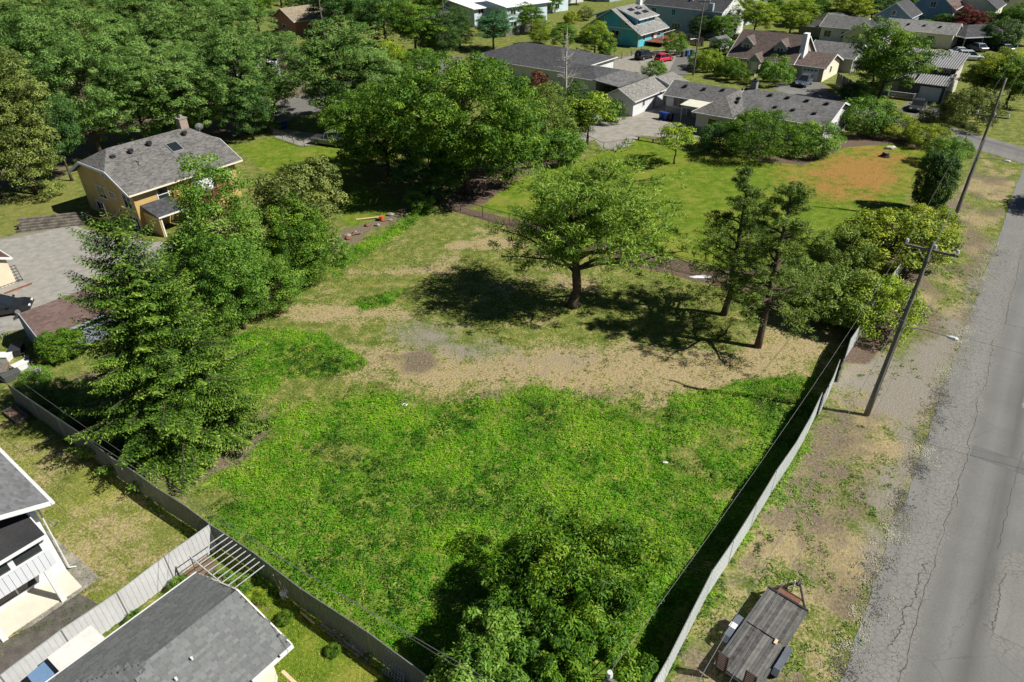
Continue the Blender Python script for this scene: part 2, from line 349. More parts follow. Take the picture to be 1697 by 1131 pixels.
def ground_material():
    m, t, b, o = newmat('ground_cover')
    v = objvec(t)
    nL = noise(t, v, 0.22, 2, 0.6); nM = noise(t, v, 1.1, 3, 0.65); nF = noise(t, v, 6.0, 2, 0.7); nX = noise(t, v, 22.0, 1, 0.75)
    mix = mth(t, 'ADD', mth(t, 'MULTIPLY', nM, 0.45), mth(t, 'ADD', mth(t, 'MULTIPLY', nF, 0.4), mth(t, 'MULTIPLY', nX, 0.15)))
    fx = mth(t, 'ADD', mth(t, 'MULTIPLY', nF, 0.72), mth(t, 'MULTIPLY', nX, 0.28))
    c = ramp(t, mix, [(0.36, (0.05, 0.082, 0.014)), (0.5, (0.12, 0.15, 0.03)), (0.63, (0.30, 0.26, 0.10))])
    za = N(t, 'Attribute', attribute_name='zoneA'); zb = N(t, 'Attribute', attribute_name='zoneB')
    sa = N(t, 'SeparateColor'); t.links.new(za.outputs['Color'], sa.inputs[0])
    sb = N(t, 'SeparateColor'); t.links.new(zb.outputs['Color'], sb.inputs[0])
    def w(s, amp=1.0, a=0.38, bb=0.62):
        return sstep(t, mth(t, 'ADD', s, mth(t, 'MULTIPLY', mth(t, 'SUBTRACT', mix, 0.5), amp)), a, bb)
    lawn = ramp(t, mix, [(0.34, (0.035, 0.08, 0.005)), (0.5, (0.10, 0.16, 0.012)), (0.66, (0.22, 0.24, 0.04))])
    lawn = mixc(t, mth(t, 'MULTIPLY', sstep(t, nL, 0.48, 0.72), 0.55), lawn, (0.23, 0.22, 0.045))
    c = mixc(t, w(sa.outputs[0], .5), c, lawn)
    olive = ramp(t, mix, [(0.3, (0.075, 0.095, 0.018)), (0.5, (0.15, 0.165, 0.04)), (0.72, (0.27, 0.25, 0.09))])
    c = mixc(t, w(zb.outputs['Alpha'], .5), c, olive)
    straw = ramp(t, fx, [(0.30, (0.17, 0.135, 0.068)), (0.5, (0.285, 0.23, 0.122)), (0.70, (0.41, 0.34, 0.19))])
    c = mixc(t, w(sa.outputs[1], 1.7, .36, .64), c, straw)
    orange = ramp(t, fx, [(0.3, (0.20, 0.10, 0.03)), (0.7, (0.40, 0.19, 0.07))])
    c = mixc(t, mth(t, 'MULTIPLY', w(sa.outputs[2], 3.2, .2, .95), .8), c, orange)
    brown = ramp(t, fx, [(0.34, (0.085, 0.066, 0.044)), (0.5, (0.15, 0.12, 0.082)), (0.68, (0.235, 0.195, 0.14))])
    c = mixc(t, w(sb.outputs[2], 1.5, .3, .75), c, brown)
    soil = ramp(t, mix, [(0.34, (0.03, 0.09, 0.005)), (0.5, (0.09, 0.17, 0.012)), (0.64, (0.27, 0.25, 0.07))])
    c = mixc(t, w(za.outputs['Alpha'], 1.0), c, soil)
    grav = ramp(t, nX, [(0.25, (0.13, 0.117, 0.097)), (0.5, (0.215, 0.195, 0.162)), (0.75, (0.30, 0.275, 0.23))])
    c = mixc(t, w(sb.outputs[0], 1.4, .25, .8), c, grav)
    bk = ramp(t, fx, [(0.28, (0.05, 0.035, 0.027)), (0.5, (0.115, 0.083, 0.062)), (0.75, (0.21, 0.16, 0.12))])
    c = mixc(t, w(sb.outputs[1], .8), c, bk)
    t.links.new(c, b.inputs['Base Color']); b.inputs['Roughness'].default_value = 0.95; b.inputs['Specular IOR Level'].default_value = 0.1
    bump(t, b, nF, 0.8, 0.08)
    return m
ground = struct(link('ground', gme, ground_material()))

# ------------------------------------------------------------------ roads
def asphalt(name, base, crack=True):
    m, t, b, o = newmat(name); v = objvec(t)
    ev = objvec(t); m0 = N(t, 'Mapping'); m0.inputs['Rotation'].default_value = (0, 0, R(-53)); t.links.new(ev, m0.inputs[0]); mp = N(t, 'Mapping'); mp.inputs['Scale'].default_value = (0.05, 1.0, 1.0); t.links.new(m0.outputs[0], mp.inputs[0])
    streak = noise(t, mp.outputs[0], 0.9, 2, 0.55); n1 = noise(t, v, 0.35, 3, 0.6); nf = noise(t, v, 9, 2, 0.75)
    f = mth(t, 'ADD', mth(t, 'MULTIPLY', streak, 0.4), mth(t, 'ADD', mth(t, 'MULTIPLY', n1, 0.3), mth(t, 'MULTIPLY', nf, 0.3)))
    c = ramp(t, f, [(0.3, tuple(x*.72 for x in base)), (0.5, base), (0.72, tuple(x*1.28 for x in base))])
    if crack:
        dist = N(t, 'Mapping'); t.links.new(v, dist.inputs[0])
        vo = N(t, 'TexVoronoi', feature='DISTANCE_TO_EDGE'); vo.inputs['Scale'].default_value = 3.4
        nv = N(t, 'TexNoise'); nv.inputs['Scale'].default_value = 3.0; t.links.new(v, nv.inputs['Vector'])
        vm = N(t, 'VectorMath', operation='ADD'); sc2 = N(t, 'VectorMath', operation='SCALE'); sc2.inputs[3].default_value = 0.35
        t.links.new(nv.outputs['Color'], sc2.inputs[0]); t.links.new(v, vm.inputs[0]); t.links.new(sc2.outputs[0], vm.inputs[1]); t.links.new(vm.outputs[0], vo.inputs['Vector'])
        ck = sstep(t, vo.outputs['Distance'], 0.085, 0.0)
        at = N(t, 'Attribute', attribute_name='crack')
        reg = sstep(t, mth(t, 'ADD', at.outputs['Fac'], mth(t, 'MULTIPLY', mth(t, 'SUBTRACT', n1, .5), .9)), 0.35, 0.6)
        ckf = mth(t, 'MULTIPLY', mth(t, 'MULTIPLY', ck, reg), 0.8)
        vb = N(t, 'TexVoronoi', feature='DISTANCE_TO_EDGE'); vb.inputs['Scale'].default_value = 0.16; t.links.new(vm.outputs[0], vb.inputs['Vector'])
        big = mth(t, 'MULTIPLY', sstep(t, vb.outputs['Distance'], 0.004, 0.0), 0.3)
        c = mixc(t, mth(t, 'MAXIMUM', ckf, big), c, (0.05, 0.05, 0.048))
        c = mixc(t, mth(t, 'MULTIPLY', reg, 0.3), c, (0.225, 0.22, 0.195))
        ln = N(t, 'Attribute', attribute_name='lane'); c = mixc(t, mth(t, 'MULTIPLY', mth(t, 'MULTIPLY', ln.outputs['Fac'], streak), 1.5), c, (0.06, 0.06, 0.058))
    t.links.new(c, b.inputs['Base Color']); b.inputs['Roughness'].default_value = 0.9; b.inputs['Specular IOR Level'].default_value = 0.2
    bump(t, b, nf, 0.3, 0.01); return m
ROAD_A, ROAD_B = G(1390, 1131), G(1661, 373)
ra = math.atan2(ROAD_B[1]-ROAD_A[1], ROAD_B[0]-ROAD_A[0]); RU = np.array([math.cos(ra), math.sin(ra)]); RN = np.array([math.sin(ra), -math.cos(ra)])
def road_sheet(name, A, U, Nn, L0, L1, width, mat, z, step=0.5, nw=16, ragged=0.22, seed=2):
    ls = np.arange(L0, L1, step); V = []; cr = []
    for l in ls:
        e = (fbm(np.array([l]), np.array([seed*7.]), 3.0, seed)[0]-.5)*2*ragged*2+(vnoise(np.array([l]), np.array([3.]), .7, seed)[0]-.5)*ragged
        for k in range(nw+1):
            d = e+(width-e)*k/nw; q = np.array(A)+U*l+Nn*d; V.append((q[0], q[1], z))
            wheel = math.exp(-((d-1.5)/1.1)**2)
            patch = math.exp(-((d-5.6)/1.2)**2-((l-9)/3.5)**2)*1.2+math.exp(-((d-6.6)/1.0)**2-((l-18)/4)**2)
            cr.append(min(1, wheel*0.85+patch))
    lane = [math.exp(-((q_[0]*Nn[0]+q_[1]*Nn[1]-(A[0]*Nn[0]+A[1]*Nn[1])-4.3)/.5)**2)*.7+math.exp(-((q_[0]*Nn[0]+q_[1]*Nn[1]-(A[0]*Nn[0]+A[1]*Nn[1])-2.7)/.4)**2)*.3 for q_ in V]
    n = nw+1; I = np.arange(len(ls)*n).reshape(len(ls), n)
    F = np.stack([I[:-1, :-1], I[:-1, 1:], I[1:, 1:], I[1:, :-1]], -1).reshape(-1, 4)
    me = fastmesh(name, np.array(V), F); a = me.attributes.new('crack', 'FLOAT', 'POINT'); a.data.foreach_set('value', np.array(cr, np.float32)); a = me.attributes.new('lane', 'FLOAT', 'POINT'); a.data.foreach_set('value', np.array(lane, np.float32))
    return struct(link(name, me, mat))
asp = asphalt('old_asphalt', (0.165, 0.165, 0.156))
asp2 = asphalt('driveway_asphalt', (0.14, 0.135, 0.125), False)
road_sheet('road', ROAD_A, RU, RN, -25, 260, 8.6, asp, 0.012, .25, 26, .13)
XA = np.array(G(1625, 233)); XU = np.array([math.cos(R(-33)), math.sin(R(-33))])
cs_a = np.array(G(1400, 184)); cs_b = np.array(G(1630, 252)); cs_u = (cs_b-cs_a)/np.linalg.norm(cs_b-cs_a); cs_n = np.array([-cs_u[1], cs_u[0]])
road_sheet('cross_street', cs_a-cs_u*16, cs_u, cs_n, 0, 120, 6.0, asp, 0.02, 0.5, 12, 0.15, 5)
def sheet(name, pts, mat, z, world=False):
    q = pts if world else [G(*p) for p in pts]
    return struct(MB().slab([(x, y, z) for x, y in q], 0.06+z).obj(name, mat))
sheet('patio', [(985, 232), (1000, 250), (1042, 243), (1062, 225), (1140, 232), (1195, 215), (1185, 180), (1130, 160), (1060, 180), (1040, 196), (985, 190), (940, 215), (950, 240)], concrete, 0.016)
sheet('driveway', [(1020, 118), (1060, 135), (1100, 122), (1140, 100), (1135, 82), (1085, 84), (1030, 93), (990, 112)], paint('pale_gravel', (0.26, 0.245, 0.21), .95, .35, 1.5, .1), 0.010)
sheet('driveway', [(1105, 128), (1135, 125), (1170, 92), (1150, 80), (1125, 84)], asp2, 0.014)
sheet('driveway', [(1284, 138), (1300, 152), (1365, 165), (1372, 148), (1362, 138), (1324, 134)], asp2, 0.012)
sheet('driveway', [(1478, 198), (1552, 196), (1580, 172), (1560, 166), (1515, 166), (1500, 172)], asp2, 0.016)
sheet('path', [(455, 228), (500, 243), (540, 240), (528, 222), (470, 215)], concrete, 0.012)
sheet('driveway', [(-60, 402), (20, 396), (60, 388), (100, 378), (126, 375), (170, 392), (230, 400), (300, 404), (322, 425), (240, 440), (150, 468), (100, 508), (85, 520), (40, 545), (-60, 562)], paint('pale_crushed_stone', (.27, .26, .235), .95, .3, 1.5, .1, bumps=.3), 0.012)
sheet('street', [(380, 230), (560, 175), (760, 115), (770, 95), (690, 90), (560, 140), (380, 195)], asp2, 0.014)
sheet('street', [(700, 40), (900, 0), (1250, -60), (1250, -80), (700, 20)], asp2, 0.014)

# ================================================================== HOUSES
WNAME = 'window'
def window(root, face, plane, u, z, w, h, bars=1, fm=white, gm=glassm, name='window', hbar=0):
    """a framed window standing proud of wall 'A' (normal -y), 'B' (normal -x), 'C' (+y) or 'D' (+x); u = centre along the wall, z = sill"""
    def bx(mb, a0, a1, z0, z1, d0, d1):
        if face in 'AC':
            s = -1 if face == 'A' else 1; y0, y1 = sorted((plane+s*d0, plane+s*d1)); mb.box(a0, y0, z0, a1, y1, z1)
        else:
            s = -1 if face == 'B' else 1; x0, x1 = sorted((plane+s*d0, plane+s*d1)); mb.box(x0, a0, z0, x1, a1, z1)
    t = 0.09; f = MB()
    bx(f, u-w/2-t, u-w/2, z-t, z+h+t, -0.02, 0.06); bx(f, u+w/2, u+w/2+t, z-t, z+h+t, -0.02, 0.06)
    bx(f, u-w/2, u+w/2, z-t, z, -0.02, 0.062); bx(f, u-w/2, u+w/2, z+h, z+h+t, -0.02, 0.062)
    for k in range(bars):
        c = u-w/2+w*(k+1)/(bars+1); bx(f, c-.03, c+.03, z, z+h, -0.02, 0.05)
    for k in range(hbar):
        c = z+h*(k+1)/(hbar+1); bx(f, u-w/2, u+w/2, c-.03, c+.03, -0.02, 0.047)
    o = f.obj(name, fm, root); p = MB(); bx(p, u-w/2, u+w/2, z, z+h, -0.02, 0.02); p.obj('pane', gm, o)
    return o
def door(root, face, plane, u, z, w, h, m, fm=white, name='door', panels=0):
    def bx(mb, a0, a1, z0, z1, d0, d1):
        if face in 'AC':
            s = -1 if face == 'A' else 1; y0, y1 = sorted((plane+s*d0, plane+s*d1)); mb.box(a0, y0, z0, a1, y1, z1)
        else:
            s = -1 if face == 'B' else 1; x0, x1 = sorted((plane+s*d0, plane+s*d1)); mb.box(x0, a0, z0, x1, a1, z1)
    d = MB(); bx(d, u-w/2, u+w/2, z, z+h, -0.02, 0.03); o = d.obj(name, m, root)
    f = MB(); bx(f, u-w/2-.1, u-w/2, z, z+h+.1, -.02, .05); bx(f, u+w/2, u+w/2+.1, z, z+h+.1, -.02, .05); bx(f, u-w/2, u+w/2, z+h, z+h+.1, -.02, .052); f.obj('door_frame', fm, o)
    if panels:
        for k in range(panels):
            q = MB(); bx(q, u-w/2+.03, u+w/2-.03, z+h*k/panels+.02, z+h*(k+1)/panels-.02, 0.02, 0.055); q.obj('panel', m, o)
    else:
        q = MB(); bx(q, u+w*.34, u+w*.42, z+.95, z+1.05, 0.03, 0.09); q.obj('door_handle', greymetal, o)
    return o
def walls(root, m, x0, x1, y0, y1, z1, ridge=None, axis='x', z0=-0.3, name='wall', rpos=0.5):
    b = MB()
    if ridge is None: b.box(x0, y0, z0, x1, y1, z1)
    elif axis == 'x':
        ym = y0+(y1-y0)*rpos; pr = [(y0, z0), (y1, z0), (y1, z1), (ym, ridge), (y0, z1)]
        b.loft([[(x0, y, z) for y, z in pr], [(x1, y, z) for y, z in pr]])
    else:
        xm = x0+(x1-x0)*rpos; pr = [(x0, z0), (x1, z0), (x1, z1), (xm, ridge), (x0, z1)]
        b.loft([[(x, y0, z) for x, z in pr], [(x, y1, z) for x, z in pr]])
    return b.obj(name, m, root)
def gable_roof(root, m, x0, x1, y0, y1, ze, zr, axis='x', ov=0.45, og=0.4, t=0.12, trim=white, name='roof', rpos=0.5, fascia=True, gutters=True):
    b = MB(); f = MB(); lift = 0.03+t
    def pt(a, c, z): return (a, c, z) if axis == 'x' else (c, a, z)
    if axis == 'x': a0, a1, c0, c1 = x0-og, x1+og, y0, y1
    else: a0, a1, c0, c1 = y0-og, y1+og, x0, x1
    cm = c0+(c1-c0)*rpos
    s0 = (zr-ze)/(cm-c0); s1 = (zr-ze)/(c1-cm)
    e0 = (c0-ov, ze-s0*ov); e1 = (c1+ov, ze-s1*ov)
    b.slab([pt(a0, e0[0], e0[1]+lift), pt(a1, e0[0], e0[1]+lift), pt(a1, cm, zr+lift), pt(a0, cm, zr+lift)], t)
    b.slab([pt(a0, cm, zr+lift), pt(a1, cm, zr+lift), pt(a1, e1[0], e1[1]+lift), pt(a0, e1[0], e1[1]+lift)], t)
    o = b.obj(name, m, root)
    if fascia:
        for aa in (a0, a1):
            sg = -0.02 if aa == a0 else 0.02
            for (cc, zz) in (e0, e1):
                MB().beam(pt(aa+sg, cc, zz+lift-.07), pt(aa+sg, cm, zr+lift-.07), 0.05, 0.2).obj('fascia', trim, o)
        if gutters:
            for (cc, zz), s in ((e0, -1), (e1, 1)):
                g = MB(); g.beam(pt(a0, cc+s*.05, zz+lift-.07), pt(a1, cc+s*.05, zz+lift-.07), 0.1, 0.13); g.obj('gutter', trim, o)
    return o
def hip_roof(root, m, x0, x1, y0, y1, ze, zr, axis='x', ov=0.45, hip=None, t=0.12, trim=white, ends=(True, True), name='roof'):
    b = MB(); X0, X1, Y0, Y1 = x0-ov, x1+ov, y0-ov, y1+ov; lift = 0.03+t
    Z = ze-ov*(zr-ze)/(((y1-y0) if axis == 'x' else (x1-x0))/2)+lift; zr += lift
    if axis == 'x':
        h = hip or (Y1-Y0)/2; ym = (Y0+Y1)/2; r0, r1 = X0+(h if ends[0] else 0), X1-(h if ends[1] else 0)
        b.slab([(X0, Y0, Z), (X1, Y0, Z), (r1, ym, zr), (r0, ym, zr)], t); b.slab([(X1, Y1, Z), (X0, Y1, Z), (r0, ym, zr), (r1, ym, zr)], t)
        if ends[0]: b.slab([(X0, Y1, Z), (X0, Y0, Z), (r0, ym, zr)], t)
        if ends[1]: b.slab([(X1, Y0, Z), (X1, Y1, Z), (r1, ym, zr)], t)
    else:
        h = hip or (X1-X0)/2; xm = (X0+X1)/2; r0, r1 = Y0+(h if ends[0] else 0), Y1-(h if ends[1] else 0)
        b.slab([(X0, Y1, Z), (X0, Y0, Z), (xm, r0, zr), (xm, r1, zr)], t); b.slab([(X1, Y0, Z), (X1, Y1, Z), (xm, r1, zr), (xm, r0, zr)], t)
        if ends[0]: b.slab([(X0, Y0, Z), (X1, Y0, Z), (xm, r0, zr)], t)
        if ends[1]: b.slab([(X1, Y1, Z), (X0, Y1, Z), (xm, r1, zr)], t)
    o = b.obj(name, m, root)
    f = MB(); zz = Z-.07
    for p, q in (((X0, Y0-.04), (X1, Y0-.04)), ((X0, Y1+.04), (X1, Y1+.04)), ((X0-.04, Y0), (X0-.04, Y1)), ((X1+.04, Y0), (X1+.04, Y1))):
        MB().beam((*p, zz), (*q, zz), 0.08, 0.15).obj('gutter', trim, o)
    return o
def vents(roof, spots, m=None):
    for x, y, z in spots:
        b = MB(); b.box(x-.2, y-.2, z-.1, x+.2, y+.2, z+.16); b.box(x-.25, y-.25, z+.16, x+.25, y+.25, z+.2); b.obj('roof_vent', m or darkmetal, roof)
def chimney(roof, x, y, z0, z1, sx, sy, m, cap=None):
    b = MB(); b.box(x-sx/2, y-sy/2, z0, x+sx/2, y+sy/2, z1); o = b.obj('chimney', m, roof)
    c = MB(); c.box(x-sx/2-.06, y-sy/2-.06, z1, x+sx/2+.06, y+sy/2+.06, z1+.12); c.box(x-.15, y-.15, z1+.12, x+.15, y+.15, z1+.4); c.obj('chimney_cap', cap or concrete, o); return o
def railing(root, pts, z, h, m, step=0.14, post=0.09, name='railing'):
    b = MB()
    for i in range(len(pts)-1):
        p, q = Vector((*pts[i], z)), Vector((*pts[i+1], z)); d = q-p; n = max(2, int(d.length/step))
        b.beam(p+Vector((0, 0, h)), q+Vector((0, 0, h)), 0.1, 0.05); b.beam(p+Vector((0, 0, .12)), q+Vector((0, 0, .12)), 0.05, 0.05)
        for k in range(1, n): r = p+d*k/n; b.beam(r+Vector((0, 0, .12)), r+Vector((0, 0, h)), 0.035)
        for r in (p, q): b.beam(r, r+Vector((0, 0, h+.06)), post)
    return b.obj(name, m, root)
def house(name, label, O, ang=50, cat='house', group=None): return thing(name, label, cat, (O[0], O[1], 0), R(ang), group)

sh_grey = shingle('grey_shingle', (0.13, 0.13, 0.128)); sh_dark = shingle('charcoal_shingle', (0.065, 0.066, 0.07)); sh_brown = shingle('brown_shingle', (0.115, 0.088, 0.078))
sh_tan = shingle('tan_shingle', (0.235, 0.195, 0.14)); sh_pale = shingle('pale_grey_shingle', (0.20, 0.20, 0.19)); sh_mix = shingle('mottled_grey_shingle', (0.125, 0.12, 0.115), .42)
yel = siding('ochre_siding', (0.46, 0.32, 0.12), 'Z', 0.2); bluew = siding('turquoise_siding', (0.07, 0.42, 0.54), 'Z', 0.25); bluewl = bluew
paleb = siding('pale_blue_siding', (0.50, 0.60, 0.66)); greyw = siding('grey_siding', (0.27, 0.27, 0.265)); taupe = siding('taupe_siding', (0.36, 0.33, 0.30))
slate = siding('slate_blue_siding', (0.16, 0.27, 0.36)); darkgrey = paint('dark_grey_wall', (0.09, 0.09, 0.095), .7); brownw = siding('brown_siding', (0.30, 0.15, 0.07))
greyblue = siding('grey_blue_siding', (0.30, 0.37, 0.42))

# ---- ochre house with clipped gables (left, behind the fir)
h = house('house', 'ochre two-storey house with clipped-gable grey roof and small rear deck', (-37.14, 64.29), 53)
XW, YW, ZE, ZR = 11.6, 10.9, 4.35, 7.1; ym = YW/2
ZC = 5.75; yc0 = ym-(ZR-ZC)/(ZR-ZE)*ym; yc1 = YW-yc0
b = MB(); pr = [(0, -.3), (YW, -.3), (YW, ZE), (yc1, ZC), (yc0, ZC), (0, ZE)]
b.loft([[(0, y, z) for y, z in pr], [(XW, y, z) for y, z in pr]]); b.obj('wall', yel, h)
b = MB(); ov = .65; s = (ZR-ZE)/ym; ez = ZE-s*ov; l = .16; hx = 2.0
for sg in (0, 1):
    Y = lambda y: y if sg == 0 else YW-y
    poly = [(-ov, Y(-ov), ez+l), (XW+ov, Y(-ov), ez+l), (XW+ov, Y(yc0), ZC+l), (XW+ov-hx, ym, ZR+l), (-ov+hx, ym, ZR+l), (-ov, Y(yc0), ZC+l)]
    b.slab(poly if sg == 0 else poly[::-1], .14)
b.slab([(-ov, yc1, ZC+l), (-ov, yc0, ZC+l), (-ov+hx, ym, ZR+l)], .14); b.slab([(XW+ov, yc0, ZC+l), (XW+ov, yc1, ZC+l), (XW+ov-hx, ym, ZR+l)], .14)
roof = b.obj('roof', sh_mix, h)
f = MB()
for xx in (-ov-.02, XW+ov+.02):
    for p_, q_ in (((xx, -ov, ez+.06), (xx, yc0, ZC+.06)), ((xx, yc0, ZC+.06), (xx, yc1, ZC+.06)), ((xx, YW+ov, ez+.06), (xx, yc1, ZC+.06))):
        MB().beam(p_, q_, .05, .26).obj('fascia', paint('grey_white_trim', (.62, .64, .66), .5, .1), roof)
g = MB(); g.beam((-ov, -ov-.05, ez+.09), (XW+ov, -ov-.05, ez+.09), .11, .14); g.obj('gutter', cream, roof)
vents(roof, [(3.0, 4.0, 6.8), (5.2, 4.3, 6.95), (9.3, 4.4, 7.0), (1.2, 4.2, 6.6)])
b = MB(); b.slab([(6.6, 2.6, 5.95), (7.9, 2.6, 5.95), (7.9, 3.9, 6.6), (6.6, 3.9, 6.6)], .3); sk = b.obj('skylight', greymetal, roof); b = MB(); b.slab([(6.7, 2.7, 6.03), (7.8, 2.7, 6.03), (7.8, 3.8, 6.58), (6.7, 3.8, 6.58)], .04); b.obj('pane', glassm, sk)
b = MB(); b.tube([(2.9, 2.6, 5.7), (2.9, 2.6, 6.5)], .07, 8); b.box(2.65, 2.35, 5.75, 3.15, 2.85, 5.9); b.obj('vent_pipe', greymetal, roof)
chimney(roof, 10.0, 5.6, 6.2, 8.2, .9, .7, paint('brick_chimney', (.30, .23, .19), .9, .3, 6))
b = MB(); b.tube([(11.2, 4.6, 6.6), (11.2, 4.6, 7.1)], .04, 6); b.tube([(11.2, 4.45, 7.15), (11.25, 4.6, 7.2), (11.3, 4.7, 7.24)], [.05, .45, .05], 12); b.obj('satellite_dish', greymetal, roof)
window(h, 'B', 0, 6.6, 2.2, 1.5, 1.25); window(h, 'B', 0, 4.4, 2.7, .9, .6); window(h, 'B', 0, 1.4, 2.2, 1.5, 1.5); window(h, 'B', 0, 8.0, 0.2, 1.5, 1.2); window(h, 'B', 0, 1.2, .15, 1.6, 1.2, 2); window(h, 'B', 0, 4.9, 4.7, .5, .5, 0, hbar=2)
window(h, 'A', 0, 3.0, 2.4, 1.1, 1.4, 0, hbar=1); window(h, 'A', 0, 7.6, 1.95, 2.4, 2.1, 2, white, paint('curtain', (.62, .66, .66), .8, .2), 'sliding_door'); window(h, 'A', 0, 10.3, 2.4, 1.2, 1.2)
b = MB(); b.box(-.05, -.05, -.3, .09, .05, 4.3); b.obj('corner_trim', yel, h)
b = MB(); b.slab([(.4, -3.1, 2.15), (3.6, -3.1, 2.15), (3.6, -.02, 2.72), (.4, -.02, 2.72)], .12); po = b.obj('porch_roof', sh_dark, h)
g = MB(); g.beam((.4, -3.14, 2.1), (3.6, -3.14, 2.1), .08, .14); g.obj('gutter', white, po)
b = MB(); b.box(.45, -3.0, -.3, .55, -.02, 2.05); b.obj('porch_wall', yel, h)
for xx in (.7, 3.4): b = MB(); b.box(xx-.06, -2.95, -.3, xx+.06, -2.83, 2.05); b.obj('post', white, h)
b = MB(); b.box(3.9, -2.6, 1.75, 8.9, -.03, 1.9); dk = b.obj('deck', redwood, h); railing(dk, [(3.95, -.1), (3.95, -2.55), (8.85, -2.55), (8.85, -.1)], 1.9, 1.0, redwood, .16)
for xx in (4.1, 6.4, 8.7): b = MB(); b.box(xx-.07, -2.5, -.3, xx+.07, -2.36, 1.74); b.obj('deck_post', redwood, dk)

# ---- white rambler with grey roof (middle distance)
h = house('house', 'long single-storey white rambler with grey roof across the mown lawn', (40.54, 86.82))
walls(h, offwhite, 0.4, 10.9, .5, 13.2, 2.75, 4.35, 'y'); walls(h, offwhite, 3.3, 8.4, 13.2, 24.6, 2.7, 3.95, 'y', name='wing_wall'); walls(h, offwhite, -3.0, 3.2, 11.6, 16.6, 2.7, name='wing_wall')
b = MB(); b.box(3.27, 16.8, -.3, 3.31, 24.63, 1.0); b.obj('lower_siding', greyw, h); b = MB(); b.box(-3.04, 11.56, -.3, -3.0, 16.64, .75); b.obj('lower_siding', greyw, h); b = MB(); b.box(.36, .5, -.3, .4, 11.5, .9); b.obj('lower_siding', greyw, h)
roof = gable_roof(h, sh_grey, .4, 10.9, .5, 13.2, 2.75, 4.5, 'y', .5, .45)
roof2 = gable_roof(h, sh_grey, 3.3, 8.4, 13.2, 24.6, 2.7, 4.05, 'y', .5, .4, name='wing_roof')
b = MB(); X0, Y0, Y1, Z = -3.5, 11.1, 17.1, 2.72; ya = 14.1; ZA = 4.5
b.slab([(X0, Y1, Z), (X0, Y0, Z), (X0+3.6, ya, ZA)], .13); b.slab([(X0, Y0, Z), (2.2, Y0, Z), (5.6, ya, ZA), (X0+3.6, ya, ZA)], .13); b.slab([(4.2, Y1, Z), (X0, Y1, Z), (X0+3.6, ya, ZA), (5.6, ya, ZA)], .13)
hr = b.obj('hip_roof', sh_mix, h); f = MB(); f.beam((X0-.04, Y0, Z-.07), (X0-.04, Y1, Z-.07), .08, .15); f.beam((X0, Y1+.04, Z-.07), (3.0, Y1+.04, Z-.07), .08, .15); f.beam((X0, Y0-.04, Z-.07), (1.2, Y0-.04, Z-.07), .08, .15); f.obj('gutter', white, hr)
vents(roof, [(4.6, 2.0, 4.35), (4.6, 4.6, 4.35), (4.6, 7.2, 4.35), (4.6, 9.6, 4.35), (2.2, 2.6, 3.5), (2.2, 5.4, 3.5), (2.2, 7.8, 3.5)]); vents(roof2, [(4.9, 22.5, 3.75), (4.9, 19.5, 3.75), (5.3, 16.8, 3.9)]); vents(hr, [(.6, 12.6, 3.8), (1.7, 12.9, 4.0)])
chimney(roof, 5.9, 12.6, 4.0, 5.6, .8, .8, paint('grey_chimney', (.2, .2, .2), .9), darkmetal)
window(h, 'A', .5, 5.0, 1.0, .6, 1.2, 0); window(h, 'A', .5, 7.4, 1.0, .6, 1.2, 0)
window(h, 'B', -3.0, 13.6, .75, 2.3, 1.3, 1, white, glass('dark_glass', (.02, .018, .008))); window(h, 'B', .4, 4.5, 1.0, 2.2, 1.3, 1); window(h, 'B', .4, 8.5, 1.0, 1.5, 1.3, 1)
window(h, 'B', 3.3, 22.6, 1.1, 1.6, 1.3, 1); window(h, 'B', 3.3, 18.6, 1.1, 1.7, 1.2, 1); door(h, 'B', 3.3, 20.6, .1, .95, 2.05, white)
b = MB(); b.slab([(-.2, 17.2, 2.45), (3.2, 17.2, 2.62), (3.2, 20.6, 2.62), (-.2, 20.6, 2.45)], .06); aw = b.obj('patio_awning', paint('awning_cream', (.58, .58, .47), .6, .15), h)
for yy in (17.5, 20.3): b = MB(); b.box(-.12, yy-.04, -.1, -.04, yy+.04, 2.4); b.obj('awning_post', white, aw)
b = MB()
for k in range(3): b.box(1.8-.3*k, 17.0, -.1, 3.26, 18.4, .6-.2*k)
st = b.obj('steps', redwood, h); railing(st, [(1.2, 18.5), (3.2, 18.5)], .5, .9, greymetal, .3, .05)
b = MB(); b.box(8.4, 24.6, 0, 8.5, 24.7, 2.0)

# ---- white garage beside the patio
h = house('garage', 'narrow white gabled garage with taupe side door beside the patio', (18.49, 102.92), cat='garage')
walls(h, offwhite, 0, 9.6, 0, 4.9, 2.35, 3.55, 'x'); walls(h, offwhite, 9.6, 14, -1.5, 4.9, 2.35, 3.4, 'x', name='rear_wall')
gable_roof(h, shingle('warm_grey_shingle', (.19, .185, .17)), 0, 9.6, 0, 4.9, 2.4, 3.65, 'x', .45, .5); gable_roof(h, shingle('warm_grey_shingle', (.19, .185, .17)), 9.9, 14, -1.5, 4.9, 2.4, 3.55, 'x', .4, .3, name='rear_roof')
door(h, 'B', 0, 2.2, 0, .95, 2.0, paint('taupe_door', (.27, .23, .19))); door(h, 'A', 0, 6.2, 0, .9, 2.0, greyw); window(h, 'A', 0, 3, 1.0, .5, .8, 0)

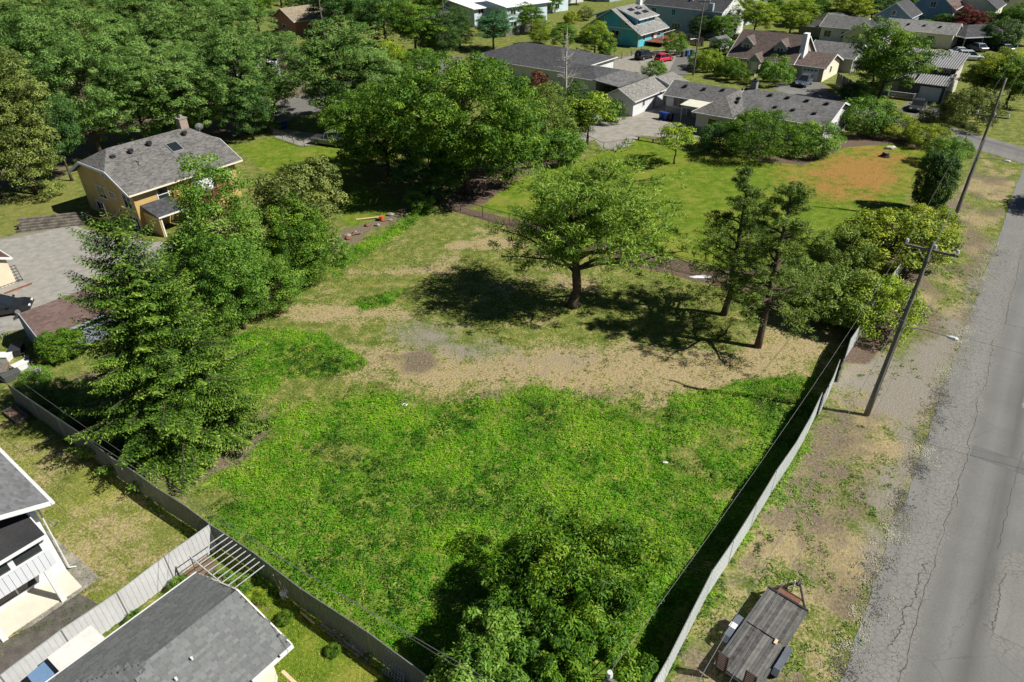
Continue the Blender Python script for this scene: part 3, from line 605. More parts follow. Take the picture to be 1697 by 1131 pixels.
# ---- charcoal-roofed house behind the walnut
h = house('house', 'sprawling charcoal hip-roofed house with open carport behind the leafy walnut', (13.22, 115.36))
walls(h, offwhite, 1.2, 16, 5.5, 27, 2.9); hip_roof(h, sh_dark, 1.2, 16, 5.5, 27, 2.9, 4.9, 'y', .5, 7)
walls(h, white, .2, 8, -1.2, 5.5, 2.6, name='wing_wall'); r = hip_roof(h, sh_dark, .2, 8.5, -1.2, 5.6, 2.65, 3.5, 'y', .5, 4.0, ends=(True, False), name='wing_roof')
b = MB(); b.slab([(-1, -6.2, 2.5), (8.2, -6.2, 2.5), (8.2, -1.3, 2.95), (-1, -1.3, 2.95)], .14); cp = b.obj('carport_roof', sh_grey, h)
for x, y in ((-.7, -6), (3.4, -6), (7.9, -6), (-.7, -1.6)): b = MB(); b.box(x-.06, y-.06, 0, x+.06, y+.06, 2.5); b.obj('carport_post', white, cp)
b = MB(); b.box(1.2, -6, -.2, 7.8, -5.9, 2.42); b.obj('carport_wall', offwhite, cp)
window(h, 'B', .2, 2.5, .9, 1.6, 1.1); window(h, 'B', 1.2, 10, .9, 1.8, 1.1)
# ---- turquoise house
h = house('house', 'turquoise house with white trim, steep front gable and shed dormers', (28.02, 155.52))
walls(h, bluew, 0, 10.4, 0, 13.6, 2.9, 6.9, 'x', rpos=.5)
roof = gable_roof(h, sh_pale, 0, 10.4, 0, 13.6, 2.9, 6.9, 'x', .8, .9)
for y0, y1, sg in ((1.6, 6.8, 0), (6.8, 12.0, 1)):
    b = MB(); ya = y0 if sg == 0 else y1; pr = [(ya, 3.2), (6.8, 3.2), (6.8, 6.7), (ya, 5.2)]
    b.loft([[(1.4, y, z) for y, z in pr], [(9.0, y, z) for y, z in pr]]); dm = b.obj('dormer', bluewl if sg else bluew, h)
    b = MB(); yo = ya-.7 if sg == 0 else ya+.7
    b.slab([(.9, yo, 5.18), (9.5, yo, 5.18), (9.5, 6.8, 7.1), (.9, 6.8, 7.1)], .14); dr = b.obj('dormer_roof', sh_pale, dm)
    b = MB(); b.beam((.9, yo, 5.13), (9.5, yo, 5.13), .06, .2); b.beam((.88, yo, 5.13), (.88, 6.8, 7.05), .05, .2); b.obj('fascia', white, dr)
    if sg == 0:
        for xx in (2.2, 4.8, 6.6, 8.2): window(dm, 'A', 1.6, xx, 4.1, 1.1 if xx < 3 else .8, .8, 1)
        for xx in (3.0, 6.2): b = MB(); b.slab([(xx, 2.6, 5.86), (xx+1.7, 2.6, 5.86), (xx+1.7, 3.5, 6.18), (xx, 3.5, 6.18)], .06); b.obj('skylight', glassm, dr)
        for xx in (3.0, 6.2): b = MB(); b.slab([(xx, 4.3, 6.45), (xx+1.7, 4.3, 6.45), (xx+1.7, 5.2, 6.76), (xx, 5.2, 6.76)], .06); b.obj('skylight', glassm, dr)
chimney(roof, 9.6, 6.2, 6, 8.2, 1.0, 1.0, white)
b = MB(); b.beam((-.06, .2, 3.4), (-.06, 13.4, 3.4), .06, .2); b.beam((-.06, 4.3, 0), (-.06, 4.3, 5.2), .06, .18); b.beam((-.06, 8.9, 3.4), (-.06, 8.9, 5.4), .06, .18); b.beam((-.06, .1, 0), (-.06, .1, 3.2), .06, .2); b.obj('trim_boards', white, h)
window(h, 'B', 0, 3.2, 4.0, .9, .8, 0); window(h, 'B', 0, 10.2, 4.0, .9, .8, 0); window(h, 'B', 0, 6.0, 1.3, 1.9, 1.5, 1); window(h, 'B', 0, 6.4, -.05, 1.1, .75, 0)
for xx in (2.0, 5.2, 8.4): window(h, 'A', 0, xx, 1.2, .9, 1.1, 0)
door(h, 'A', 0, 6.8, .9, .9, 1.9, white)
b = MB(); b.box(2.5, -4.4, .75, 11.5, -.03, .9); dk = b.obj('deck', redwood, h); railing(dk, [(5.8, -.1), (5.8, -4.3), (11.4, -4.3), (11.4, -.1)], .9, 1.0, redwood, .22)
b = MB()
for k in range(4): b.box(4.8-.3*k, -4.2, -.1, 5.8, -3.0, .75-.19*k)
b.obj('steps', redwood, dk); b = MB(); b.tube([(3, -4, .1), (3, -4, 2.8)], .05); b.tube([(3, -.2, 2.9), (3, -4, 2.8), (8, -4, 2.8)], .04); b.obj('canopy_frame', white, dk)
# ---- big grey house behind it
h = house('house', 'large two-storey grey-blue house with charcoal roof behind the turquoise house', G(1191, 64), 44)
walls(h, greyblue, 0, 10, 0, 21, 5.4, 8.2, 'y'); roof = gable_roof(h, sh_dark, 0, 10, 0, 21, 5.4, 8.2, 'y', .4, .4)
b = MB(); pr = [(0, -.3), (10, -.3), (10, 5.35), (5, 8.15), (0, 5.35)]; b.loft([[(x, -.03, z) for x, z in pr], [(x, 0, z) for x, z in pr]]); b.obj('gable_siding', white, h)
for u, z in ((2.6, 3.4), (7.0, 3.6), (6.6, .7)): window(h, 'A', -.03, u, z, 1.0, 1.5, 0)
window(h, 'B', 0, 12.5, 3.6, 1.0, 1.3); window(h, 'B', 0, 11.5, .6, 2.2, 1.3, 2); window(h, 'B', 0, 18, 3.4, 1.2, 1.3)
for yy in (9, 15): b = MB(); b.box(2.0, yy, 6.4, 3.0, yy+.8, 7.2); b.obj('skylight', white, roof)
b = MB(); b.box(-.5, 2.2, 5.4, .1, 3.4, 6.9); b.obj('chimney', greyblue, roof)

# ---- brown house with dormers, chimney and garage wing
h = house('house', 'taupe cottage with brown roof, twin dormers, tall white chimney and garage', (53.55, 121.6))
walls(h, taupe, .6, 11, 5.4, 17, 2.6, 6.0, 'y'); roof = gable_roof(h, sh_brown, .6, 11, 5.4, 17, 2.6, 6.1, 'y', .55, .4)
walls(h, taupe, .7, 8.8, 0, 5.2, 2.3, 3.7, 'y', name='garage_wall'); gr = gable_roof(h, sh_brown, .7, 8.8, .0, 5.0, 2.35, 3.8, 'y', .4, .5, name='garage_roof')
b = MB(); pr = [(.7, -.3), (8.8, -.3), (8.8, 2.3), (4.75, 3.7), (.7, 2.3)]; b.loft([[(x, -.03, z) for x, z in pr], [(x, 0, z) for x, z in pr]]); b.obj('gable_siding', cream, h)
window(h, 'A', -.03, 4.4, 1.0, .7, 1.0, 0)
door(h, 'B', .7, 2.2, 0, 2.7, 2.05, paint('white_garage_door', (.62, .65, .70), .5, .1), name='garage_door', panels=4)
for k in range(4): window(h, 'B', .64, 1.25+.62*k, 1.62, .4, .22, 0)
def front_gable(par, yc, wd, x0, xb, ze, zr, wallm, nm='dormer'):
    b = MB(); pr = [(yc-wd/2, ze-1.4), (yc+wd/2, ze-1.4), (yc+wd/2, ze), (yc, zr), (yc-wd/2, ze)]
    b.loft([[(x0, y, z) for y, z in pr], [(xb, y, z) for y, z in pr]]); d = b.obj(nm, wallm, par)
    r = gable_roof(d, sh_brown, x0, xb, yc-wd/2, yc+wd/2, ze, zr, 'x', .3, .3, .1, white, 'dormer_roof', gutters=False); return d
for yc in (14.8, 8.6):
    d = front_gable(h, yc, 2.3, 2.2, 5.0, 4.55, 5.6, taupe); window(d, 'B', 2.2, yc, 3.6, 1.1, .75, 1)
d = front_gable(h, 11.6, 2.0, -1.0, 2.2, 2.5, 3.5, taupe, 'porch')
for yy in (10.7, 12.5): b = MB(); b.box(-1.15, yy-.07, 0, -1.0, yy+.07, 2.4); b.obj('porch_post', white, d)
door(h, 'B', -1.0, 11.6, .2, .95, 1.95, white)
railing(h, [(-1.6, 10.7), (-2.3, 10.7)], 0, .9, white, .2); railing(h, [(-1.6, 12.5), (-2.3, 12.5)], 0, .9, white, .2)
window(h, 'B', .6, 8.0, 1.0, 1.4, 1.0, 0); window(h, 'B', .6, 15.0, 1.0, 1.4, 1.0, 0)
b = MB(); b.loft([[(2.3, 4.4, 0), (4.3, 4.4, 0), (4.3, 5.3, 0), (2.3, 5.3, 0)], [(2.3, 4.4, 3.8), (4.3, 4.4, 3.8), (4.3, 5.3, 3.8), (2.3, 5.3, 3.8)], [(2.7, 4.5, 5.2), (4.0, 4.5, 5.2), (4.0, 5.3, 5.2), (2.7, 5.3, 5.2)], [(2.7, 4.5, 7.0), (4.0, 4.5, 7.0), (4.0, 5.3, 7.0), (2.7, 5.3, 7.0)]]); b.obj('chimney', paint('white_brick', (.72, .70, .68), .8, .15, 5), roof)
# ---- ribbed-metal-roof house with garage
ribm = paint('ribbed_metal_roof', (.11, .11, .115), .5, .15, 1)
h = house('house', 'split-level house with striped ribbed roof and white garage door', (66.67, 107.36))
walls(h, greyw, .3, 10, 0, 9.5, 2.55); b = MB(); pr = [(.3, -.3), (10.2, -.3), (10.2, 4.6), (.3, 2.4)]; b.loft([[(x, -.04, z) for x, z in pr], [(x, 0, z) for x, z in pr]]); b.obj('gable_siding', beige, h)
b = MB(); b.slab([(-.4, -.4, 2.55), (-.4, 4.4, 2.55), (4.3, 4.4, 3.5), (4.3, -.4, 3.5)], .12); r1 = b.obj('garage_roof', ribm, h)
for k in range(14):
    yy = -.3+k*.35; b = MB(); b.beam((-.42, yy, 2.58), (4.32, yy, 3.53), .13, .09); b.obj('roof_rib', paint('rib_light', (.36, .36, .36), .5), r1)
b = MB(); b.box(4.3, -.1, 2.5, 4.5, 4.4, 4.35); b.obj('clerestory_wall', darkgrey, h); window(h, 'B', 4.3, 1.5, 3.45, 1.6, .55, 1); window(h, 'B', 4.3, 3.3, 3.45, .8, .55, 0)
b = MB(); b.slab([(3.6, -.5, 4.35), (3.6, 9.8, 4.35), (10.3, 9.8, 5.6), (10.3, -.5, 5.6)], .12); r2 = b.obj('main_roof', ribm, h)
b = MB(); b.slab([(-.4, 4.55, 2.65), (-.4, 9.8, 2.65), (4.0, 9.8, 4.55), (4.0, 4.55, 4.55)], .12); r3 = b.obj('side_roof', ribm, h)
for k in range(29):
    yy = -.4+k*.35; b = MB(); b.beam((3.58, yy, 4.38), (10.32, yy, 5.63), .13, .09); b.obj('roof_rib', MATS['rib_light'], r2)
for k in range(14):
    yy = 4.7+k*.36; b = MB(); b.beam((-.42, yy, 2.68), (4.02, yy, 4.58), .13, .09); b.obj('roof_rib', MATS['rib_light'], r3)
b = MB(); b.box(.26, -.0, -.3, .3, 6.5, 2.5); b.obj('front_wall', darkgrey, h)
door(h, 'B', .26, 1.9, 0, 3.0, 2.1, paint('pale_garage_door', (.55, .58, .62), .5, .08), darkgrey, 'garage_door', 4)
# ---- farther houses as simple gabled blocks with their own windows
def simple_house(name, label, px, ang, L, W, ze, zr, wm, rm, axis='x', wins=(), gab=None, ov=.4, trim=white, cat='house'):
    h = house(name, label, G(*px), ang, cat); walls(h, wm, 0, L, 0, W, ze, zr, axis); rf = gable_roof(h, rm, 0, L, 0, W, ze, zr+.08, axis, ov, ov, trim=trim)
    for f, u, z, w, hh in wins: window(h, f, 0, u, z, w, hh, 1 if w > 1 else 0)
    return h, rf
h, rf = simple_house('house', 'pale grey cottage with grey roof behind the ribbed-roof house', (1573, 82), 50, 6, 13, 2.8, 4.2, cream, sh_pale, 'y', [('A', 3, 1, 1, 1.1), ('B', 4, 1, 1.4, 1.1)]); vents(rf, [(1.5, 3, 3.7), (1.5, 6, 3.7), (1.5, 9, 3.7)])
h, rf = simple_house('house', 'slate-blue gabled house with brown roof at the top right', (1570, 52), 50, 12, 9, 4.6, 8.0, slate, sh_brown, 'x', [('B', 2.5, 1.5, 1.1, 1.3), ('B', 6.0, 1.5, 1.1, 1.3), ('B', 4.5, 4.6, 1.1, 1.2), ('A', 3, 2, 1, 1.3), ('A', 6, 2, 1, 1.3), ('A', 9, 2, 1, 1.3)])
h, rf = simple_house('house', 'cream gabled house with charcoal roof at the right skyline', (1640, 48), 50, 10, 9, 4.2, 7.2, cream, sh_dark, 'x', [('B', 3, 1.4, 1.2, 1.3), ('A', 3, 2, 1, 1.3), ('A', 6, 2, 1, 1.3)])
h, rf = simple_house('house', 'tall pale house with slatted white balconies at the top right corner', (1690, 28), 50, 12, 12, 5.4, 8.0, cream, sh_pale, 'x', [('A', 3, 3, 1, 1.3), ('A', 6, 3, 1, 1.3), ('B', 4, 3, 1.2, 1.3)])
h, rf = simple_house('house', 'grey-blue house with white garage-like gable left of the big maple', (1500, 62), 50, 8, 7, 4.0, 6.4, slate, sh_dark, 'x', [('B', 3.5, 1.6, 1.3, 1.2), ('B', 3.5, 4.1, .8, .9), ('A', 2.5, 1.6, 1, 1.2)])
h, rf = simple_house('shed', 'cream gabled outbuilding behind the brown cottage', (1395, 58), 30, 7, 9, 2.4, 3.7, cream, sh_grey, 'x', [('B', 4.5, .8, 1.1, 1)], cat='shed')
h, rf = simple_house('shed', 'small grey-green shed with flat lean-to behind the brown cottage', (1365, 64), 45, 4, 6, 2.2, 3.0, paint('sage_wall', (.27, .28, .2), .8), sh_dark, 'y', [('A', 2, .8, .8, .9)], cat='shed')
h, rf = simple_house('house', 'low house with plain grey roof right of the tall chimney', (1408, 122), 50, 8, 8, 2.5, 4.0, greyw, sh_grey, 'y', [('A', 4, 1, 1.2, 1.1)])
h, rf = simple_house('house', 'house with charcoal roof showing behind the big maple', (1452, 92), 50, 9, 7, 3.2, 5.6, beige, sh_dark, 'x', [('B', 3, 1, 1.2, 1.2)])
h, rf = simple_house('house', 'pale two-storey house end with sun sail at the top centre', (1235, 42), 44, 10, 12, 4.6, 7.0, paleb, sh_dark, 'y', [('A', 3, 2.6, 1, 1.2), ('A', 6.5, 2.6, 1, 1.2), ('B', 4, 2.6, 1.2, 1.2)])
h, rf = simple_house('house', 'white house glimpsed through the left trees', (395, 150), 50, 9, 10, 4.6, 6.5, offwhite, sh_grey, 'y', [('A', 3, 1, 1.2, 1.2), ('A', 6, 1, 1.2, 1.2), ('B', 3, 1, 1.2, 1.2), ('B', 6.5, 1, 1.2, 1.2)])
h, rf = simple_house('house', 'pale house half hidden in the far left trees', (250, 140), 50, 9, 12, 3.6, 5.5, offwhite, sh_grey, 'y', [('A', 3, 1, 1.2, 1.2), ('B', 3, 1, 1.2, 1.2)])
h, rf = simple_house('house', 'brown-sided house with tan gable roof above the left trees', (492, 62), 45, 14, 10, 3.4, 5.6, brownw, sh_tan, 'x', [('A', 4, 1.2, 1.2, 1.1), ('B', 5, 1.2, 1.2, 1.1)])
h, rf = simple_house('house', 'long house with grey roof along the far street', (760, 14), 30, 10, 22, 2.6, 4.0, paint('tan_wall', (.42, .38, .33), .8), sh_grey, 'y', [('B', 5, .8, 2, 1), ('B', 12, .8, 2, 1)])
# white flat-ish roofed duplex
wroof = paint('white_roof_coating', (.80, .81, .82), .6, .05)
for px, lab, L, W, ze in (((787, 46), 'left half of the white-roofed pale blue duplex', 11, 12, 4.4), ((840, 48), 'right half of the white-roofed pale blue duplex, standing forward', 10, 13, 5.0)):
    h = house('duplex_house', lab, G(*px), 38); walls(h, paleb, 0, W, 0, L, ze); b = MB(); b.slab([(-.8, -.8, ze-.1), (W+.8, -.8, ze-.1), (W+.8, L+.8, ze+1.1), (-.8, L+.8, ze+1.1)], .16); b.obj('roof', wroof, h)
    for u in (2, 6.0, 9): window(h, 'A', 0, u, 2.9, 1.6, 1.1); window(h, 'A', 0, u, .4, 1.6, 1.0)
    window(h, 'B', 0, 4, 2.6, 1, 1)
h = house('house', 'pale blue two-storey block behind the white-roofed duplex', G(868, 28), 38); walls(h, paleb, 0, 16, 0, 10, 5.6); b = MB(); b.slab([(-.5, -.5, 5.6), (16.5, -.5, 5.6), (16.5, 10.5, 6.3), (-.5, 10.5, 6.3)], .16); b.obj('roof', sh_pale, h)
for u in (2, 5, 8.5, 12): window(h, 'A', 0, u, 3.6, 1.3, 1.1); window(h, 'A', 0, u, .8, 1.3, 1.1)
# carport structure at the far right
h = house('carport', 'long dark hip-roofed open carport sheltering parked cars at the right', G(1593, 84), 8, 'carport'); hip_roof(h, sh_dark, 0, 17, 0, 8, 2.5, 3.9, 'x', .5, 3.5)
for x in (0.2, 4.2, 8.4, 12.6, 16.8):
    for y in (.2, 7.8): b = MB(); b.box(x-.08, y-.08, -.1, x+.08, y+.08, 2.45); b.obj('post', paint('grey_post', (.3, .3, .3)), h)
b = MB(); b.box(0, 7.9, -.1, 17, 8.0, 2.4); b.obj('rear_wall', darkgrey, h)
# small garden shed
h = house('shed', 'small pale grey garden shed with double doors by the tall hedge', G(1193, 86), 40, 'shed'); walls(h, paint('pale_grey_wall', (.5, .51, .53), .7, .1), 0, 3, 0, 2.8, 1.9, 2.5, 'x'); gable_roof(h, sh_grey, 0, 3, 0, 2.8, 1.9, 2.55, 'x', .2, .2); door(h, 'B', 0, 1.0, .05, .7, 1.6, MATS['pale_grey_wall'], darkgrey); door(h, 'B', 0, 1.8, .05, .7, 1.6, MATS['pale_grey_wall'], darkgrey)
# ---- cream outbuilding at the left edge and brown-roofed shed below it
h = house('shed', 'cream outbuilding with brown roof at the left picture edge', (G(30, 468)[0]-5.6*math.cos(R(52)), G(30, 468)[1]-5.6*math.sin(R(52))), 52, 'shed')
walls(h, paint('cream_board', (.6, .52, .38), .75, .12), 0, 5.5, 0, 6, 2.4, 3.6, 'y'); gable_roof(h, shingle('red_brown_shingle', (.11, .062, .048)), 0, 5.5, 0, 6, 2.4, 3.6, 'y', .35, .3)
b = MB(); b.box(4.0, -1.5, -.05, 6.2, -1.42, .15); b.obj('flower_bed_edge', redwood, h)
t = thing('trellis', 'black wire trellis leaning on the cream outbuilding', 'trellis', (*G(18, 468), 0), R(52))
for k in range(8): b = MB(); b.beam((-1.3+k*.3, -.55, 0), (-1.3+k*.3, -.06, 1.4), .04); b.obj('bar', darkmetal, t)
for k in range(6): b = MB(); b.beam((-1.35, -.53+k*.09, .12+k*.25), (.85, -.53+k*.09, .12+k*.25), .04); b.obj('bar', darkmetal, t)
h = house('shed', 'brown-shingled shed with blue-grey gable wall beside the fir', G(86, 596), 50, 'shed')
walls(h, paint('blue_grey_board', (.19, .22, .26), .7, .15), 0, 8, 0, 4.2, 2.0, 3.1, 'x'); gable_roof(h, shingle('maroon_shingle', (.115, .08, .07), .25), 0, 8, 0, 4.2, 2.0, 3.15, 'x', .35, .25, trim=paint('blue_grey_trim', (.28, .32, .37))); window(h, 'B', 0, .8, .9, .5, .9, 0); window(h, 'B', 0, 1.6, .9, .5, .9, 0)

# ================================================================== NEAR HOUSES
# ---- white two-storey house, lower left
h = house('house', 'white two-storey house with enclosed balcony on posts in the lower left corner', (-22.8, 22.81), 52)
walls(h, white, -6.5, 0, 0, 7, 5.1); nearwhite = paint('white_board', (.56, .58, .60), .5, .06)
b = MB(); zE = 5.25
b.slab([(.5, -1.35, zE), (.5, 7.4, zE), (-4.2, 7.4, zE+1.75), (-4.2, -1.35, zE+1.75)], .14); roof = b.obj('roof', shingle('slate_grey_shingle', (.15, .155, .16), .25), h)
b = MB(); b.slab([(-4.2, -1.35, zE+1.75), (-4.2, 7.4, zE+1.75), (-9, 7.4, zE), (-9, -1.35, zE)], .14); b.obj('rear_slope', MATS['slate_grey_shingle'], roof)
b = MB(); b.beam((.56, -1.45, zE-.07), (.56, 7.45, zE-.07), .14, .15); b.obj('gutter', white, roof); b = MB(); b.beam((.5, -1.38, zE-.08), (-4.2, -1.38, zE+1.67), .05, .22); b.obj('fascia', white, roof)
b = MB(); b.tube([(.5, -1.2, zE-.1), (.1, -.25, zE-.7), (.04, -.2, .2), (.3, -.3, .08)], .035, 6); b.obj('downspout', white, roof)
b = MB(); b.slab([(-6.5, -2.3, 4.5), (-.42, -2.3, 4.5), (-.42, -.05, 4.72), (-6.5, -.05, 4.72)], .12); bl = b.obj('balcony_roof', blackroof, h)
b = MB(); b.beam((-6.5, -2.34, 4.45), (-.4, -2.34, 4.45), .05, .16); b.beam((-.38, -2.34, 4.45), (-.38, -.02, 4.66), .05, .16); b.obj('fascia', white, bl)
b = MB(); b.box(-6.5, -1.9, 2.35, -.5, -.02, 2.48); bal = b.obj('balcony_floor', white, h)
for k in range(24):
    x1 = -.5-k*.25; b = MB(); b.box(x1-.235, -1.95, 2.38, x1, -1.9, 3.36); b.obj('board', nearwhite, bal)
b = MB(); b.box(-6.5, -1.97, 3.36, -.48, -1.84, 3.44); b.obj('sill', white, bal)
b = MB(); b.box(-.55, -1.9, 2.48, -.48, -.02, 4.5); b.obj('side_wall', nearwhite, bal)
for x in (-.62, -1.95, -3.3, -4.7): b = MB(); b.box(x-.11, -1.93, 3.44, x+.11, -1.83, 4.4); b.obj('mullion', white, bal)
for x0, x1 in ((-1.84, -.73), (-3.19, -2.06), (-4.59, -3.41)): b = MB(); b.box(x0, -1.89, 3.44, x1, -1.87, 4.4); b.obj('pane', glass('balcony_glass', (.03, .035, .035)), bal)
for x in (-.98, -3.6): b = MB(); b.box(x-.12, -1.92, -.05, x+.12, -1.68, 2.36); b.obj('column', white, h)
window(h, 'A', 0, -2.2, .35, 1.7, 1.7, 1); window(h, 'A', 0, -4.6, .35, 1.7, 1.7, 1)
b = MB(); b.box(-6, -1.75, -.05, -.1, -.02, .1); b.obj('patio_slab', paint('pale_slab', (.58, .54, .45), .8, .12), h)
b = MB(); b.tube([(.1, -1.2, 4.4), (.1, -1.9, 4.3), (.3, -2.2, 4.7)], .03, 6); b.obj('antenna_arm', greymetal, h)
sheet('pavement', [(78, 880), (165, 957), (131, 984), (50, 1040), (-60, 1080), (-90, 1000)], oldconcrete, 0.03)
sheet('pavement', [(131, 984), (165, 1003), (60, 1085), (-80, 1180), (-120, 1130), (50, 1040)], paint('dark_asphalt_strip', (.10, .09, .08), .95, .45, 2), 0.018)
# ---- grey shingled house, bottom edge
BO = (-14.44, 20.09)
h = house('house', 'low house with large grey shingled roof at the bottom edge', BO, 52)
walls(h, cream, -9.8, -.4, -5.9, -.35, 2.6)
EZ, RZ, YR, XR = 2.9, 4.25, -3.35, -3.85
roofbase = MB(); t_ = .1
Apts = [(-10.2, 0, EZ), (0, 0, EZ), (0, YR, RZ), (XR, YR, RZ)]
roofbase.slab([(0, 0, EZ), (-7.2, 0, EZ), (XR, YR, RZ), (.15, YR, RZ)], t_)
roofbase.slab([(.35, -6.3, EZ), (.15, YR, RZ), (XR, YR, RZ), (-7.2, -6.3, EZ)][::-1], t_)
roofbase.slab([(-7.2, 0, EZ), (-7.2, -6.3, EZ), (XR, YR, RZ)], t_)
roof = roofbase.obj('roof', paint('roof_felt', (.06, .06, .06), .9), h)
b = MB(); b.beam((-7.3, .06, EZ-.06), (.05, .06, EZ-.06), .13, .14); b.obj('gutter', white, roof)
b = MB(); b.beam((-7.3, -6.37, EZ-.06), (.4, -6.37, EZ-.06), .13, .14); b.obj('gutter', white, roof)
for k in range(5):
    b = MB(); b.box(-.3-k*1.3, -6.42, EZ-.1, -.22-k*1.3, -6.24, EZ+.03); b.obj('gutter_bracket', darkmetal, roof)
b = MB(); b.beam((.04, 0, EZ-.08), (.2, YR, RZ-.08), .06, .16); b.beam((.2, YR, RZ-.08), (.4, -6.3, EZ-.08), .06, .16); b.obj('fascia', cream, roof)
shm = shademat('roof_shingle', (.115, .121, .12), (.165, .173, .17), .9, 60, .3)
def shingles(root, corner, U, S, inside, lo=0.3, hi=0.14, n_single=150):
    """courses of overlapping tabs: corner = eave start, U along the eave, S up the slope (unit vectors)"""
    U, S = Vector(U), Vector(S); n = U.cross(S).normalized(); n = n if n.z > 0 else -n
    cells = []
    for r in range(40):
        off = (r % 3)*.13+random.random()*.06; x = -off
        while x < 12:
            w = random.choice((.20, .25, .30, .35)); c = Vector(corner)+U*(x+w/2)+S*(r*hi+hi*.5)
            if inside(x+w/2, r*hi+hi*.5): cells.append((x, w, r))
            x += w
    variants = {}
    def mk(w, sh):
        key = (w, sh)
        if key not in variants:
            mb = MB(); L = hi*1.25; mb.add([(0.004, 0, .012), (w-.004, 0, .012), (w-.004, L, .004), (.004, L, .004), (.004, 0, -.002), (w-.004, 0, -.002), (w-.004, L, -.004), (.004, L, -.004)], MB.BF)
            me = mb.mesh('shingle'); a = me.attributes.new('shade', 'FLOAT', 'POINT'); a.data.foreach_set('value', [sh]*8); me.materials.append(shm); variants[key] = me
        return variants[key]
    M = Matrix(((U.x, S.x, n.x, 0), (U.y, S.y, n.y, 0), (U.z, S.z, n.z, 0), (0, 0, 0, 1)))
    Mi = h.matrix_world; cells.sort(key=lambda c: -((c[0]-2)**2+(c[2]*hi)**2)); singles = cells[-n_single:]; rest = cells[:-n_single]
    for x, w, r in singles:
        o = bpy.data.objects.new('shingle', mk(w, random.choice((.1, .3, .45, .6, .8, .95)))); COL.objects.link(o); o.parent = root
        m = M.copy(); m.translation = Vector(corner)+U*x+S*(r*hi-.02)+n*(.012+.004*(r % 2)); o.matrix_local = m
    V, F, SH = [], [], []
    for x, w, r in rest:
        L = hi*1.25; base = Vector(corner)+U*x+S*(r*hi-.02)+n*(.012+.004*(r % 2)); q = len(V)
        for (a, c, d) in [(0.004, 0, .012), (w-.004, 0, .012), (w-.004, L, .004), (.004, L, .004), (.004, 0, -.002), (w-.004, 0, -.002), (w-.004, L, -.004), (.004, L, -.004)]: V.append(tuple(base+U*a+S*c+n*d))
        F += [tuple(i+q for i in f) for f in MB.BF]; SH += [random.choice((.1, .3, .45, .6, .8, .95))]*8
    if V:
        me = bpy.data.meshes.new('shingle_courses'); me.from_pydata(V, [], F); a = me.attributes.new('shade', 'FLOAT', 'POINT'); a.data.foreach_set('value', SH); me.materials.append(shm)
        o = bpy.data.objects.new('shingle_courses', me); COL.objects.link(o); o.parent = root; o['kind'] = 'stuff'
sl = math.hypot(-YR, RZ-EZ)
hipx = lambda s: 7.2-(7.2+XR)*s/sl
shingles(roof, (.05, .02, EZ), (-1, 0, 0), (0, YR/sl, (RZ-EZ)/sl), lambda x, s: 0.02 < x < hipx(s)+.12 and s < sl-.03)
sl2 = math.hypot(-6.3-YR, RZ-EZ)
shingles(roof, (.33, -6.3, EZ), (-1, 0, 0), (0, -(-6.3-YR)/sl2, (RZ-EZ)/sl2), lambda x, s: .02+.18*s/sl2 < x < (7.65-(7.2+XR)*s/sl2) and s < sl2-.03)
slh = math.hypot(7.2+XR, RZ-EZ)
shingles(roof, (-7.2, 0, EZ), (0, -1, 0), ((7.2+XR)/slh, 0, (RZ-EZ)/slh), lambda x, s: 3.35*s/slh-.1 < x < 6.4-2.95*s/slh and s < slh-.02, n_single=1)
for (x, y, z) in ((-2.6, -4.4, 3.85), (-3.4, -4.6, 3.75)): b = MB(); b.tube([(x, y, z), (x, y, z+.14)], .05, 8); b.obj('vent_pipe', white, roof)

# ================================================================== VEGETATION
def unit(a): return a/(np.linalg.norm(a, axis=1, keepdims=True)+1e-9)
def leaf_mesh(name, C, Nn, L, W, shade, T=None):
    n = len(C); r = np.random.default_rng(n)
    if T is None: T = r.normal(size=(n, 3))
    T = T-(T*Nn).sum(1, keepdims=True)*Nn; T = unit(T); B = np.cross(Nn, T)
    L = np.broadcast_to(L, n)[:, None]*0.5; W = np.broadcast_to(W, n)[:, None]*0.5
    V = np.stack([C-T*L, C+B*W-T*L*.1+Nn*W*.25, C+T*L, C-B*W-T*L*.1+Nn*W*.25], 1).reshape(-1, 3)
    me = fastmesh(name, V, np.arange(4*n).reshape(n, 4))
    a = me.attributes.new('shade', 'FLOAT', 'POINT'); a.data.foreach_set('value', np.repeat(shade, 4).astype(np.float32)); return me
def dirs(n, r, zlo=-1.0):
    z = r.uniform(zlo, 1, n); t = r.uniform(0, 2*np.pi, n); q = np.sqrt(1-z*z); return np.c_[q*np.cos(t), q*np.sin(t), z]
def lump(d, r, k=6, amp=.28):
    c = dirs(k, r); w = r.uniform(.4, 1, k); s = np.zeros(len(d))
    for i in range(k): s = np.maximum(s, w[i]*np.clip(d@c[i], 0, 1)**3)
    return 1-amp+amp*1.6*s
def clumps(r, n, R_, H_, zc, hz, zlo=-.55, shell=.55, amp=.28, flatbase=True):
    d = dirs(n, r, zlo); f = (shell+(1-shell)*r.random(n)**.6)*lump(d, r, 7, amp)
    return np.c_[d[:, 0]*R_*f, d[:, 1]*R_*f, zc+d[:, 2]*hz*f], d
def leaf_cloud(r, cen, rc, per, flat=.6, up=.6, spread=.9, dome=.65):
    """leaves on the upper shells of many small clumps"""
    n = len(cen)*per; i = np.repeat(np.arange(len(cen)), per); rr = np.broadcast_to(rc, len(cen))[i]
    dd = dirs(n, r, -.3); rad = np.where(r.random(n) < dome, .8+.28*r.random(n), r.random(n)**.5)
    off = dd*rad[:, None]*rr[:, None]; off[:, 2] *= flat
    C = cen[i]+off; Nn = unit(dd*.85+np.array([0, 0, up*.6])+r.normal(size=(n, 3))*spread*.42)
    return C, Nn, i, dd
